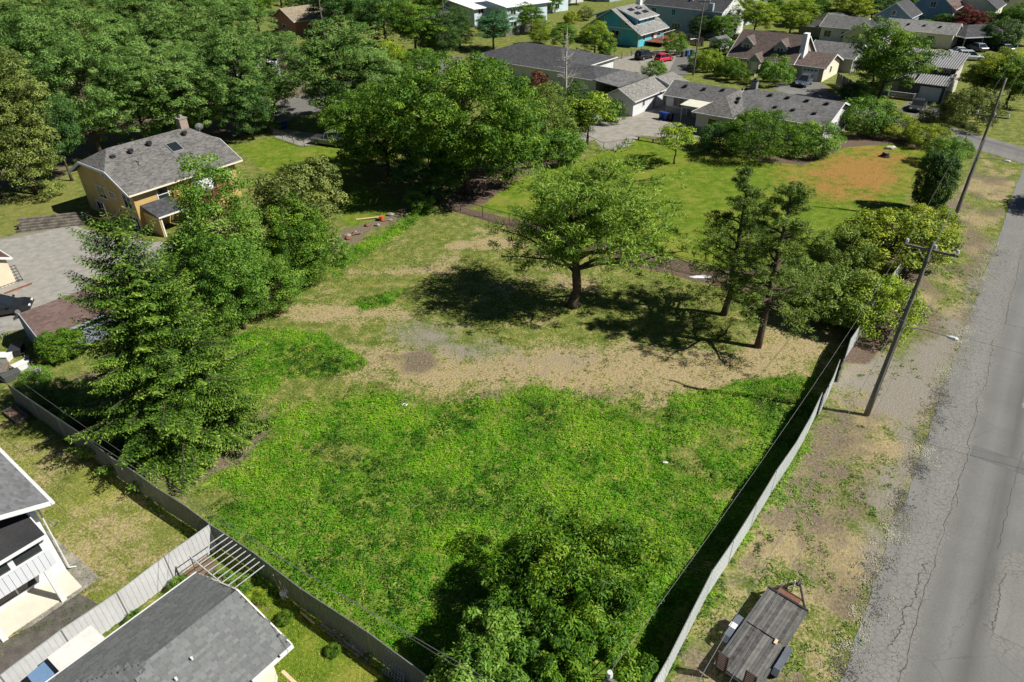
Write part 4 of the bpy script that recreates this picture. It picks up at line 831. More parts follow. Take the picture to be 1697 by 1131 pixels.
def trunk_mesh(r, H_, rad, tips, zlo=.2, zhi=.75, n=26, lean=0., sides=7):
    mb = MB(); top = H_*zhi; pts = [Vector((lean*(k/6)**1.5*H_+r.normal()*rad*.35*(k > 0), r.normal()*rad*.35*(k > 0), top*k/6-.15*(k == 0))) for k in range(7)]
    mb.tube(pts, [rad*(1.35 if k == 0 else 1)*(1-.75*k/6) for k in range(7)], sides)
    sel = r.choice(len(tips), min(n, len(tips)), replace=False)
    for j in sel:
        tip = Vector(tips[j]); k = max(zlo, min(.92, (tip.z/top)*.75-.05+r.uniform(-.08, .08))) if top > 0 else .5
        a = pts[0].lerp(pts[-1], 0); f = k*6; i0 = min(5, int(f)); a = pts[i0].lerp(pts[i0+1], f-i0)
        m = a.lerp(tip, .5)+Vector((0, 0, -.06*H_*r.random())); r0 = rad*(1-.75*k)*.5
        mb.tube([a, a.lerp(m, .6), m, tip], [r0, r0*.75, r0*.55, r0*.15], 5, False)
    return mb.mesh('trunk', True)
LEAF = {}
def L_(name, d, m, l, tr=.22):
    k = 1.0 if name in ('straw', 'dead', 'red') else 1.75
    LEAF[name] = leafmat('leaf_'+name, tuple(c*1.05 for c in d), (m[0]*k, m[1]*k, m[2]*k*.85), (min(.5, l[0]*k), min(.5, l[1]*k), l[2]*k*.85), tr+.06)
L_('locust', (.020, .055, .010), (.075, .145, .032), (.16, .235, .075)); L_('walnut', (.013, .044, .004), (.050, .115, .009), (.135, .195, .022)); L_('deep', (.012, .038, .010), (.03, .078, .018), (.07, .125, .03))
L_('lime', (.05, .10, .008), (.125, .195, .014), (.24, .29, .035)); L_('willow', (.03, .072, .010), (.092, .168, .022), (.20, .27, .045)); L_('pine', (.024, .052, .010), (.085, .138, .026), (.19, .235, .05))
L_('spruce', (.012, .034, .004), (.048, .100, .010), (.15, .205, .032), .12); L_('ash', (.022, .065, .008), (.065, .145, .016), (.15, .225, .04)); L_('olive', (.035, .055, .014), (.085, .115, .028), (.17, .19, .06))
L_('yew', (.03, .06, .006), (.12, .17, .014), (.27, .29, .03)); L_('red', (.05, .012, .014), (.13, .028, .03), (.22, .06, .05)); L_('cedar', (.025, .045, .010), (.075, .105, .024), (.16, .19, .05), .12)
L_('hedge', (.012, .035, .008), (.03, .07, .014), (.065, .11, .022), .1); L_('blue', (.014, .05, .022), (.04, .11, .05), (.09, .18, .085), .15); L_('weed', (.018, .080, .004), (.050, .185, .005), (.15, .29, .012), .32); L_('dead', (.12, .05, .03), (.2, .09, .06), (.3, .15, .1), .1)
L_('grass', (.06, .11, .010), (.14, .195, .022), (.28, .29, .07), .25); L_('straw', (.22, .17, .08), (.38, .31, .16), (.52, .45, .26), .2); L_('sumac', (.012, .045, .003), (.048, .12, .006), (.145, .205, .018), .22)
PROTO = {}
def proto(key, seed, H_, R_, zc=.58, hz=.42, ncl=220, per=70, rc=.2, leaf=.22, asp=.5, flat=.6, shell=.55, amp=.28, zlo=-.55, trunkr=.03, up=.6, limbs=26, spread=.9, gap=0.0, zhi=.75):
    r = np.random.default_rng(seed)
    cen, d = clumps(r, ncl, R_, H_, H_*zc, H_*hz, zlo, shell, amp)
    if gap: cen = cen[r.random(len(cen)) > gap]
    rcv = R_*rc*r.uniform(.65, 1.35, len(cen)); C, Nn, i, dd = leaf_cloud(r, cen, rcv, per, flat, up, spread)
    keep = C[:, 2] > .04*H_; C, Nn, i, dd = C[keep], Nn[keep], i[keep], dd[keep]
    cl = r.random(len(cen)); sh = np.clip(.5+(cl[i]-.5)*.55+r.normal(size=len(C))*.17, 0, 1)
    PROTO[key] = dict(H=H_, R=R_, crown=leaf_mesh('crown_'+key, C, Nn, leaf*r.uniform(.7, 1.3, len(C)), leaf*asp, sh), trunk=trunk_mesh(r, H_, H_*trunkr, cen, .15, zhi, limbs))
def tree(key, name, label, base, H_, R_, mat, rz=None, group=None, cat='tree', barkm=bark, crown='crown', trunk='trunk', lean=0.0, leanaz=0.0):
    p = PROTO[key]; o = thing(name, label, cat, (base[0], base[1], 0), random.uniform(0, 6.28) if rz is None else rz, group)
    o.scale = (R_/p['R'], R_/p['R'], H_/p['H']); o.rotation_euler[0] = lean
    link(trunk, p['trunk'], barkm, o); link(crown, p['crown'], LEAF[mat], o); return o
proto('locust1', 1, 17, 6.0, .5, .5, 440, 125, .115, .25, .42, .8, .4, .42, -.95, .014, .7, 34)
proto('locust2', 2, 17, 6.0, .5, .5, 440, 125, .11, .25, .42, .75, .4, .46, -.95, .014, .7, 34)
proto('walnut', 3, 13, 8.5, .5, .5, 640, 120, .085, .25, .42, .65, .45, .42, -.9, .022, .6, 46)
proto('round1', 4, 8, 3.6, .56, .46, 190, 115, .15, .18, .5, .7, .45, .4, -.95, .02, .6)
proto('round2', 5, 8, 3.6, .58, .44, 160, 125, .165, .18, .5, .65, .4, .48, -.9, .02, .6)
proto('small', 6, 5, 2.2, .66, .36, 60, 60, .26, .2, .5, .55, .4, .4, -.6, .016, .6, 18, gap=.15)
proto('shrub1', 7, 3, 2.2, .44, .54, 150, 90, .165, .13, .5, .8, .6, .22, -.8, .02, .6, 12)
proto('shrub2', 8, 3, 2.2, .44, .54, 130, 95, .18, .13, .5, .75, .6, .3, -.8, .02, .6, 12)
proto('column', 9, 6, 1.3, .5, .5, 150, 60, .3, .2, .4, 1.1, .75, .12, -.95, .03, .3, 4)
proto('bush', 12, 6, 4.6, .46, .52, 300, 90, .13, .17, .5, .7, .55, .3, -.9, .02, .6, 20)
proto('oval', 10, 10, 2.6, .5, .5, 220, 110, .24, .18, .45, .8, .55, .25, -.9, .018, .5, 24)

# ---- unique trees
def spruce(base, H_, R_):
    r = np.random.default_rng(21); Cs, Ns, Ts, Ls, Sh = [], [], [], [], []; tr = MB(); tr.tube([(0, 0, -.2), (.05, 0, H_*.4), (0, .05, H_*.8), (0, 0, H_)], [.34, .22, .09, .02], 8)
    z = .3; k = 0
    while z < H_-.35:
        f = z/H_; Rz = R_*(1-f)**.62*(.85+.15*math.sin(k))*min(1, .8+.08*z)+.12; nb = max(5, int(10*(1-f)+5)); 
        for j in range(nb):
            az = 2*math.pi*(j/nb)+k*.7+r.normal()*.2; Lb = Rz*r.uniform(.72, 1.18); d = np.array([math.cos(az), math.sin(az), 0]); side = np.array([-d[1], d[0], 0])
            droop = min((.42-.75*f)*Lb, z*.85); segs = max(4, int(Lb/.16)); t = np.linspace(.08, 1, segs)
            path = d*(t*Lb)[:, None]+np.array([0, 0, 1])*(z-droop*(t**1.5)+.28*Lb*t**4*.6)[:, None]
            if j % 2 == 0: tr.tube([(0, 0, z), tuple(path[segs//2]), tuple(path[-1])], [.05*(1-f)+.015, .03*(1-f)+.01, .005], 4, False)
            cv = r.random()
            for i in range(segs):
                w = (.36*Lb*(1-t[i])+.16)*(.45+.55*min(1, t[i]*3)); m = max(2, int(w/.05))
                for sg in (-1, 1):
                    s = np.linspace(0, 1, m+1)[1:]; fw = d*.75+side*sg
                    fw = fw/np.linalg.norm(fw); q = path[i]+fw*(s*w)[:, None]+np.array([0, 0, -1])*((s*w)**1.4*.35)[:, None]+r.normal(size=(m, 3))*.03-np.array([0, 0, 1])*(np.abs(r.normal(size=m))*.15)[:, None]
                    Cs.append(q); tt = np.tile(fw, (m, 1))+r.normal(size=(m, 3))*.35; tt[:, 2] -= .15; Ts.append(tt)
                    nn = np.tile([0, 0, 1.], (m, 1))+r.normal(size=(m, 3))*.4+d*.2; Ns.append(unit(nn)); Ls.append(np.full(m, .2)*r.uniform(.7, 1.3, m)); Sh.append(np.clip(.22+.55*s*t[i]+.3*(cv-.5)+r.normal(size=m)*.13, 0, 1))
        z += .46+.10*f; k += 1
    C = np.concatenate(Cs); o = thing('fir_tree', 'tall dark green fir with drooping layered boughs inside the corner fence', 'tree', (*base, 0))
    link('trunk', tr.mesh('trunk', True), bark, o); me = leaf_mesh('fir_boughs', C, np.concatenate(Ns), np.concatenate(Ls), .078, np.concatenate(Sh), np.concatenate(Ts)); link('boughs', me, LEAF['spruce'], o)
    print('spruce leaves', len(C)); return o
spruce(G(308, 714), HT(308, 714, 338), 6.5)
def branch_tree(name, label, base, H_, seed, trunkpts, trad, specs, mat, leaf, asp, barkm=bark, updir=.35):
    """open tree: limbs with tufts of narrow leaves along their outer part. specs: (z0, az, length, rise, tufts, tuft radius)"""
    r = np.random.default_rng(seed); mb = MB(); mb.tube(trunkpts, trad, 9); Cs, Ns, Ts, Sh = [], [], [], []
    tp = [Vector(p) for p in trunkpts]
    def at(z):
        for a, b in zip(tp, tp[1:]):
            if a.z <= z <= b.z: return a.lerp(b, (z-a.z)/(b.z-a.z+1e-6))
        return tp[-1]
    for z0, az, Lb, rise, nt_, tr_ in specs:
        a = at(z0); d = Vector((math.cos(az), math.sin(az), 0)); pts = []
        for k in range(6):
            t = k/5; pts.append(a+d*(Lb*t)+Vector((r.normal()*.05*Lb*t, r.normal()*.05*Lb*t, rise*t**.8+r.normal()*.03*Lb)))
        mb.tube(pts, [max(.02, .045*Lb**.6*(1-.85*k/5)) for k in range(6)], 6, False)
        for j in range(nt_):
            t = .3+.7*r.random()**.7; f = t*5; i0 = min(4, int(f)); c = pts[i0].lerp(pts[i0+1], f-i0)
            c = np.array(c)+r.normal(size=3)*np.array([.17, .17, .12])*Lb*(.35+.65*t); n = int(42*r.uniform(.6, 1.4))
            dd = dirs(n, r, -.5); rad = tr_*r.uniform(.6, 1.25); q = c+dd*rad*(.25+.75*r.random(n)**.6)[:, None]*np.array([1, 1, .75])
            tt = dd+np.array([d.x, d.y, 0])*.5+np.array([0, 0, updir])+r.normal(size=(n, 3))*.3; cv = r.random()
            Cs.append(q); Ts.append(tt); Ns.append(unit(r.normal(size=(n, 3))*.6+dd*.4+np.array([0, 0, .6]))); Sh.append(np.clip(.5+.5*(cv-.5)+r.normal(size=n)*.17, 0, 1))
            if j % 4 == 0: mb.tube([pts[min(4, i0)], Vector(c)], [.025, .008], 4, False)
    C = np.concatenate(Cs); o = thing(name, label, 'tree', (*base, 0)); link('trunk', mb.mesh('trunk', True), barkm, o)
    me = leaf_mesh('crown', C, np.concatenate(Ns), leaf*np.random.default_rng(3).uniform(.7, 1.3, len(C)), leaf*asp, np.concatenate(Sh), np.concatenate(Ts)); link('crown', me, LEAF[mat], o); print(name, len(C)); return o
r0 = np.random.default_rng(5); Hw = HT(948, 508, 262)
sp = [(4.1+r0.uniform(0, 4.2), r0.uniform(0, 6.28), 0, 0, 0, 0) for _ in range(46)]
sp = [(z, az, (6.1-.42*max(0, z-4.5))*r0.uniform(.6, 1.08)*(1+.25*math.cos(az)), r0.uniform(.6, 2.6)+.28*(z-2.5), 21, .62) for z, az, *_ in sp]
sp += [(3.4, -.1, 8.6, 1.6, 30, .6), (3.3, .2, 7.6, 1.2, 26, .6), (3.5, 3.3, 6.0, 1.6, 26, .6), (3.4, 2.6, 6.3, 2.0, 26, .62)]
branch_tree('willow_tree', 'broad willow with feathery crown and bare leaning trunk in the middle of the lot', G(948, 508), Hw, 31, [(0, 0, -.2), (.1, 0, .6), (.35, -.1, 1.6), (.25, 0, 2.8), (.15, .1, 4.3), (0, .1, 6.4), (.1, 0, 8.4)], [.62, .42, .36, .36, .26, .15, .05], sp, 'willow', .34, .2)
def pine(base, H_, seed, label, rad, bend):
    r = np.random.default_rng(seed); sp = []
    z = H_*.24
    while z < H_*.97:
        f = z/H_; L = rad*(1.12-f**1.5*.95)*r.uniform(.55, 1.15); sp.append((z, r.uniform(0, 6.28), L, .12*L+.5*f, int(9+10*L/rad), .46*(1.05-.45*f))); z += .13+.09*r.random()
    tp = [(0, 0, -.2), (bend*.5, 0, H_*.08), (bend, .1, H_*.2), (bend*.2, 0, H_*.36), (bend*.6, .1, H_*.55), (bend*.2, 0, H_*.8), (0, 0, H_)]
    branch_tree('pine_tree', label, base, H_, seed, tp, [.3, .25, .22, .19, .15, .08, .03], sp, 'pine', .26, .16)
pine(G(1198, 522), HT(1198, 522, 285), 41, 'slender pine with kinked trunk, the left of the two pines near the white fence', 3.6, .35)
pine(G(1255, 575), HT(1255, 575, 305), 42, 'straighter pine standing nearest the driveway gate, right of its twin', 4.0, .1)
# foreground tree seen from above
def sumac(base, H_, R_, seed, label, mat, ncl, name='walnut_tree'):
    r = np.random.default_rng(seed); cen, d = clumps(r, ncl, R_, H_, H_*.56, H_*.44, -.45, .25, .6)
    C, Nn, i, dd = leaf_cloud(r, cen, R_*.12*r.uniform(.6, 1.4, len(cen)), 190, .7, .7, 1.0, .55)
    T = dd*np.array([1, 1, .2])+r.normal(size=C.shape)*.5-np.array([0, 0, .3]); cl = r.random(len(cen)); sh = np.clip(.5+(cl[i]-.5)*.5+r.normal(size=len(C))*.2, 0, 1)
    o = thing(name, label, 'tree', (*base, 0)); link('trunk', trunk_mesh(r, H_, .16, cen, .1, .7, 40), bark, o)
    link('crown', leaf_mesh('crown', C, Nn, .21*r.uniform(.6, 1.3, len(C)), .07, sh, T), LEAF[mat], o)
sumac(G(950, 960, 3.2), 5.2, 4.7, 51, 'wide low walnut tree in the front corner beside the white fence', 'sumac', 215)
sumac(G(815, 1085, 3.6), 5.6, 3.0, 52, 'pale-leaved walnut tree at the bottom edge, left of the larger walnut', 'ash', 130)
sumac(G(945, 1105, 3.2), 4.8, 3.0, 53, 'low walnut tree at the bottom edge, right of the pale-leaved one', 'sumac', 140)
# dead silver snag
def snag(base, H_, label):
    r = np.random.default_rng(8); mb = MB(); mb.tube([(0, 0, -.2), (.1, 0, H_*.4), (0, .1, H_*.75), (.1, 0, H_)], [.26, .18, .1, .02], 7)
    for k in range(30):
        z = H_*(.3+.65*r.random()); az = r.uniform(0, 6.28); L = (1-z/H_)*3.4+.5; a = Vector((0.05, 0, z)); d = Vector((math.cos(az), math.sin(az), .35)); m = a+d*L*.5+Vector((0, 0, .15*r.normal())); mb.tube([a, m, a+d*L+Vector((0, 0, .3*r.normal()))], [.05, .03, .01], 4, False)
        for q in range(2): e = m+Vector(tuple(r.normal(size=3)))*L*.35; mb.tube([m, e], [.02, .006], 3, False)
    o = thing('dead_tree', label, 'tree', (*base, 0)); mb.obj('trunk', palebark, o, True)
snag(G(935, 205), HT(935, 205, 45), 'bare silver dead tree standing in front of the charcoal roof')

# ---- middle-left group by the ochre house
T = tree
T('oval', 'ash_tree', 'bright green ash tree in front of the ochre house deck', G(392, 500), HT(392, 500, 262), 3.2, 'ash', .3)
T('round1', 'apple_tree', 'dense olive-green rounded tree right of the ochre house', G(505, 440), HT(505, 440, 262), 4.6, 'olive', 1.)
T('round2', 'ash_tree', 'leafy green tree with exposed trunk at the lot edge', G(515, 470), HT(515, 470, 330), 3.6, 'walnut', 2.)
T('round1', 'ash_tree', 'green tree hiding the yard behind the fir, nearest the weeds', G(405, 545), HT(405, 545, 385), 3.0, 'ash', 3.)
T('round2', 'ash_tree', 'green tree between the fir and the ochre house', G(340, 505), HT(340, 505, 390), 2.8, 'ash', 4.)
T('bush', 'elder_tree', 'leafy green mass reaching the ground at the lot edge, right of the fir', G(448, 512), 5.2, 3.4, 'ash', 1.)
T('bush', 'elder_tree', 'low green mass touching the right side of the fir', G(385, 540), 4.6, 2.8, 'ash', 2.)
T('bush', 'elder_tree', 'green mass between the fir and the ochre house porch', G(345, 478), 6.0, 3.0, 'walnut', 3.)
T('bush', 'elder_tree', 'green mass below the olive tree, beside the rubble', G(500, 472), 5.4, 3.4, 'walnut', 4.)
T('shrub2', 'shrub', 'green bush at the foot of the trees by the rubble', G(555, 430), 2.2, 2.0, 'ash', cat='shrub')
# ---- big walnut and neighbours
T('walnut', 'walnut_tree', 'huge spreading walnut tree shading the lawn in the middle distance', G(775, 322), HT(775, 322, 62), 10.4, 'walnut', .5)
T('walnut', 'walnut_tree', 'yellow-green walnut leaning over the parked pickup', G(645, 292), HT(645, 292, 120), 7.4, 'walnut', 2.5)
T('round1', 'holly_tree', 'dark rounded tree at the foot of the huge walnut', G(715, 335), HT(715, 335, 225), 4.4, 'deep', 2.)
T('round2', 'maple_tree', 'dark green tree right of the huge walnut', G(850, 285), HT(850, 285, 150), 4.8, 'deep', 1.)
T('oval', 'cypress_tree', 'drooping dark cypress in front of the dead tree', G(905, 255), HT(905, 255, 140), 3.2, 'pine', 1.)
T('oval', 'cypress_tree', 'dark green cypress right of the dead tree', G(950, 235), HT(950, 235, 140), 2.8, 'hedge', 2.)
T('column', 'dead_conifer', 'narrow rust-brown dead conifer beside the charcoal roof', G(893, 200), HT(893, 200, 116), 1.4, 'dead', 2.)
T('small', 'lilac_tree', 'lime-green small tree at the patio fence', G(973, 240), HT(973, 240, 152), 4.2, 'lime', 2.)
T('small', 'lilac_tree', 'lime-green foliage left of the patio fence tree', G(945, 235), HT(945, 235, 170), 3.2, 'lime', 4.)
T('shrub1', 'shrub', 'rounded bright green bush at the mulch path', G(925, 268), 4.2, 3.6, 'ash', 1., cat='shrub')
T('shrub2', 'shrub', 'small green bush at the corner of the chain-link fence', G(700, 345), 2.0, 1.8, 'ash', 3., cat='shrub')
T('shrub1', 'shrub', 'dark flowering bush beside the white garage door', G(1012, 205), 3.6, 2.0, 'deep', 3., cat='shrub')
# ---- lawn and foundation planting of the rambler
T('small', 'cherry_tree', 'young tree standing alone on the mown lawn', G(1117, 272), HT(1117, 272, 205), 3.0, 'lime', .7)
T('bush', 'magnolia_tree', 'large glossy bush in front of the rambler', G(1250, 262), HT(1250, 262, 176), 5.0, 'walnut', 1.)
T('shrub1', 'rhododendron', 'dark rhododendron left of the glossy bush by the rambler', G(1190, 248), 3.6, 3.2, 'deep', 2., cat='shrub')
T('shrub2', 'rhododendron', 'green rhododendron under the rambler window', G(1350, 258), 4.0, 3.4, 'ash', 2., cat='shrub')
T('shrub1', 'rhododendron', 'tall leafy bush at the white gable end of the rambler', G(1430, 222), 5.0, 4.2, 'ash', 4., cat='shrub')
T('shrub2', 'rhododendron', 'rounded bush between the gable end and the street', G(1475, 228), 3.2, 3.0, 'yew', 1., cat='shrub')
T('shrub1', 'rhododendron', 'flat-topped bush along the cross street', G(1530, 240), 2.6, 3.2, 'yew', 2., cat='shrub')
T('shrub2', 'shrub', 'green bush at the street corner above the hedge', G(1562, 275), 3.2, 2.6, 'ash', 2., cat='shrub')
T('shrub2', 'shrub', 'small bush at the corner fence post', G(1588, 258), 2.2, 1.8, 'ash', 4., cat='shrub')
for k, (px, H_, lab) in enumerate((((1520, 345), 6.0, 'leftmost column of the dark clipped arborvitae hedge'), ((1535, 352), 6.2, 'middle column of the dark clipped arborvitae hedge'), ((1550, 350), 6.0, 'rightmost column of the dark clipped arborvitae hedge'))):
    T('column', 'arborvitae', lab, G(*px), H_, 1.05, 'hedge', k, 'arborvitae columns at the lawn corner')
# ---- spreading conifers at the white fence
T('shrub1', 'yew_shrub', 'wide yellow-green spreading yew behind the power pole', G(1475, 430), 4.6, 5.0, 'yew', 1., cat='shrub')
T('shrub2', 'yew_shrub', 'yellow-green yew boughs reaching toward the verge', G(1535, 405), 3.4, 3.2, 'yew', 2., cat='shrub')
T('shrub2', 'juniper', 'dark juniper clump left of the spreading yew', G(1400, 445), 3.8, 2.6, 'pine', 3., cat='shrub')
T('shrub1', 'juniper', 'low bushy pine beside the straight pine', G(1340, 520), 4.2, 3.6, 'pine', 3., cat='shrub')
T('shrub2', 'juniper', 'sprawling dark pine boughs behind the white fence', G(1390, 530), 4.4, 3.4, 'pine', 5., cat='shrub')
T('shrub1', 'false_cypress', 'lime-gold cypress spilling over the white fence', G(1440, 545), 4.4, 3.2, 'lime', 2., cat='shrub')
# ---- left forest
fx = [((60, 322), 45, 6.0, 'locust2', 'cedar', 'cedar_tree', 'shaggy yellow-green cedar at the left edge'), ((5, 330), 70, 5.0, 'locust1', 'cedar', 'cedar_tree', 'cedar half cut off by the left picture edge'),
 ((170, 262), 20, 6.4, 'locust1', 'locust', 'locust_tree', 'feathery locust tree behind the left gable of the ochre house'), ((245, 240), 60, 6.0, 'locust2', 'locust', 'locust_tree', 'feathery locust tree behind the ochre roof ridge'),
 ((330, 232), 40, 6.6, 'locust1', 'locust', 'locust_tree', 'locust tree directly behind the ochre chimney'), ((412, 222), 20, 6.6, 'locust2', 'locust', 'locust_tree', 'tall pale locust left of the blue bin'),
 ((458, 190), 25, 6.5, 'locust1', 'locust', 'locust_tree', 'tall pale locust above the blue bin'), ((120, 215), -10, 7.0, 'locust2', 'locust', 'locust_tree', 'locust tree in the upper left thicket, second from the edge'),
 ((35, 225), -10, 7.0, 'locust1', 'locust', 'locust_tree', 'bright locust tree in the upper left corner'), ((220, 175), -20, 7.5, 'locust1', 'locust', 'locust_tree', 'tall locust tree in the middle of the upper left thicket'),
 ((315, 165), -20, 7.5, 'locust2', 'locust', 'locust_tree', 'tall locust tree right of the thicket middle'), ((400, 135), -25, 7.5, 'locust1', 'locust', 'locust_tree', 'tall locust tree beside the tan-roofed house'),
 ((575, 212), 10, 8.2, 'locust2', 'locust', 'locust_tree', 'rounded feathery locust standing over the pickup'), ((630, 215), 50, 6.0, 'locust1', 'locust', 'locust_tree', 'locust tree between the street and the huge walnut'),
 ((420, 232), 130, 4.0, 'round1', 'deep', 'plum_tree', 'low dark tree shading the blue bin'), ((120, 300), 150, 3.4, 'round2', 'deep', 'elder_tree', 'dark undergrowth tree left of the ochre roof'),
 ((290, 235), 130, 4.5, 'round1', 'ash', 'elder_tree', 'low green tree hugging the back of the ochre roof'), ((60, 150), -40, 8, 'locust2', 'locust', 'locust_tree', 'locust tree at the far upper left'), ((150, 125), -40, 8, 'locust1', 'locust', 'locust_tree', 'locust tree in the back row of the left thicket'),
 ((250, 110), -50, 8, 'locust2', 'locust', 'locust_tree', 'back-row locust tree behind the glimpsed white house'), ((340, 100), -50, 8, 'locust1', 'locust', 'locust_tree', 'back-row locust tree nearest the tan-roofed house')]
for px, yt, R_, key, m, nm, lab in fx: T(key, nm, lab, G(*px), HT(px[0], px[1], yt), R_, m, group='trees of the left thicket' if nm == 'locust_tree' else None)
# ---- top centre trees
fx = [((565, 60), -30, 8, 'round1', 'deep', 'maple_tree', 'dark maple right of the tan-roofed house'), ((640, 80), -10, 7.5, 'round1', 'deep', 'maple_tree', 'dark green maple above the street bend'), ((690, 95), -8, 7.0, 'round2', 'walnut', 'maple_tree', 'large maple left of the dark conifers'),
 ((735, 95), 18, 3.4, 'oval', 'hedge', 'conifer', 'dark conifer left of the white-roofed duplex, front one'), ((762, 80), 14, 3.4, 'oval', 'hedge', 'conifer', 'dark conifer nearest the white-roofed duplex wall'), ((712, 88), 28, 3.2, 'oval', 'hedge', 'conifer', 'dark conifer squeezed behind the maple'),
 ((818, 84), 33, 5.4, 'round2', 'blue', 'holly_tree', 'rounded blue-green tree in front of the white-roofed duplex'), ((880, 55), 8, 4.4, 'round2', 'walnut', 'apple_tree', 'tree at the right end of the white-roofed duplex'), ((895, 74), 32, 2.7, 'oval', 'lime', 'arborvitae', 'pale gold conifer by the dry lawn'),
 ((935, 82), 42, 3.6, 'round1', 'ash', 'plum_tree', 'rounded green tree left of the lime tree'), ((985, 92), 36, 4.4, 'round1', 'lime', 'maple_tree', 'lime-green maple hiding the corner of the turquoise house'), ((1003, 92), 72, 2.4, 'shrub1', 'ash', 'shrub', 'green bush below the lime-green maple'),
 ((945, 40), 30, 2.6, 'shrub1', 'yew', 'shrub', 'dark shrub on the dry bank behind the lime maple'), ((968, 34), 24, 2.8, 'shrub2', 'olive', 'shrub', 'olive shrub on the dry bank beside the turquoise house'), ((865, 45), 30, 2.4, 'shrub2', 'ash', 'shrub', 'small bush by the duplex garden'),
 ((640, 118), 85, 4.5, 'shrub2', 'lime', 'shrub', 'lime bush beside the street behind the huge walnut'), ((700, 130), 78, 4.5, 'shrub1', 'ash', 'shrub', 'green bush above the crown of the huge walnut'), ((670, 125), 95, 3.6, 'shrub2', 'lime', 'shrub', 'yellow-green bush by the far street bend'), ((955, 8), -18, 4, 'round2', 'deep', 'maple_tree', 'dark tree behind the turquoise house at the top edge'), ((880, 20), -5, 4, 'round1', 'ash', 'maple_tree', 'tree behind the pale blue block at the top edge'),
 ((1085, 132), 110, 2.8, 'shrub1', 'ash', 'shrub', 'clipped green bush beside the gravel drive'), ((1055, 148), 132, 2.2, 'shrub2', 'ash', 'shrub', 'hedge bush beside the garage, nearest the gravel drive'), ((1035, 155), 140, 2.0, 'shrub1', 'ash', 'shrub', 'hedge bush beside the garage, second from the drive'), ((1015, 162), 148, 2.0, 'shrub2', 'ash', 'shrub', 'hedge bush beside the garage, farthest from the drive'),
 ((1120, 90), 70, 3.4, 'shrub2', 'ash', 'shrub', 'green bush by the turquoise house steps'), ((1160, 62), 34, 3.0, 'oval', 'hedge', 'conifer', 'dark slim tree behind the far utility pole'), ((1172, 118), 92, 3.4, 'shrub1', 'lime', 'shrub', 'rounded lime bush right of the far utility pole'), ((1155, 112), 95, 2.4, 'shrub2', 'ash', 'shrub', 'small bush at the far utility pole'),
 ((1198, 98), 66, 2.4, 'column', 'hedge', 'conifer', 'dark clipped conifer left of the brown cottage'), ((1205, 130), 110, 3.2, 'shrub1', 'walnut', 'shrub', 'bush at the left front of the brown cottage'), ((1222, 135), 112, 2.6, 'shrub2', 'walnut', 'shrub', 'second bush at the left front of the brown cottage'), ((1225, 112), 98, 3.0, 'shrub1', 'deep', 'shrub', 'dark bush against the brown cottage wall'),
 ((1282, 140), 98, 4.0, 'shrub2', 'ash', 'shrub', 'round-headed bush by the brown cottage porch'), ((1195, 66), 40, 3.6, 'round1', 'ash', 'plum_tree', 'small tree between the big grey house and the brown cottage'), ((1248, 62), 18, 5.6, 'round2', 'lime', 'maple_tree', 'bright lime tree behind the brown cottage roof'), ((1308, 58), -12, 5.0, 'locust1', 'lime', 'willow_tree', 'tall pale willow behind the brown cottage chimney'),
 ((1345, 45), -15, 5, 'round1', 'ash', 'maple_tree', 'green tree right of the pale willow'), ((1405, 48), -8, 5.4, 'round2', 'yew', 'maple_tree', 'olive tree behind the cream outbuilding'), ((1442, 34), -10, 5, 'round1', 'deep', 'maple_tree', 'dark tree at the top edge behind the cream outbuilding'), ((1270, 34), -20, 4.5, 'round1', 'ash', 'maple_tree', 'tree at the top edge beside the sun sail house'),
 ((1455, 172), 28, 6.6, 'round2', 'walnut', 'maple_tree', 'big full-crowned maple left of the ribbed-roof house'), ((1440, 158), 70, 4.6, 'round1', 'walnut', 'maple_tree', 'lower maple crown beside the big maple'), ((1405, 165), 138, 2.2, 'shrub1', 'deep', 'shrub', 'dark shrub at the front of the maple'), ((1430, 172), 156, 2.2, 'shrub2', 'ash', 'shrub', 'flowering shrub below the big maple'),
 ((1595, 212), 172, 4.8, 'shrub1', 'olive', 'shrub', 'grey-green pampas-like bush beside the asphalt drive'), ((1540, 205), 185, 2.2, 'shrub2', 'olive', 'shrub', 'low scrub at the drive edge'), ((1640, 175), 95, 5.5, 'round1', 'yew', 'maple_tree', 'large dark tree right of the ribbed-roof house'), ((1665, 180), 90, 5.0, 'round2', 'walnut', 'maple_tree', 'broad tree behind the leaning utility pole'), ((1620, 165), 110, 4.0, 'round2', 'hedge', 'conifer', 'dark tree close to the ribbed-roof house wall'),
 ((1598, 60), 24, 4.2, 'round2', 'red', 'plum_tree', 'dark red plum tree above the carport'), ((1572, 70), 44, 2.8, 'round1', 'red', 'plum_tree', 'smaller red plum tree left of the carport'), ((1562, 55), 24, 2.6, 'column', 'hedge', 'conifer', 'dark hedge conifer left of the red plum'), ((1580, 48), 22, 2.6, 'column', 'hedge', 'conifer', 'dark hedge conifer behind the red plum'), ((1632, 50), 22, 2.6, 'column', 'hedge', 'conifer', 'tall dark conifer right of the red plum'),
 ((1668, 54), 8, 3.8, 'round1', 'ash', 'maple_tree', 'bright round maple above the carport'), ((1655, 80), 72, 5.0, 'shrub1', 'hedge', 'shrub', 'clipped hedge in front of the carport'), ((1525, 62), 42, 2.4, 'column', 'ash', 'conifer', 'small conifer between the blue gables')]
for px, yt, R_, key, m, nm, lab in fx: T(key, nm, lab, G(*px), max(R_*(1.15 if nm == 'shrub' else 1.5), HT(px[0], px[1], yt)), R_*(.85 if nm == 'shrub' else 1), m, cat='shrub' if nm == 'shrub' else 'tree')
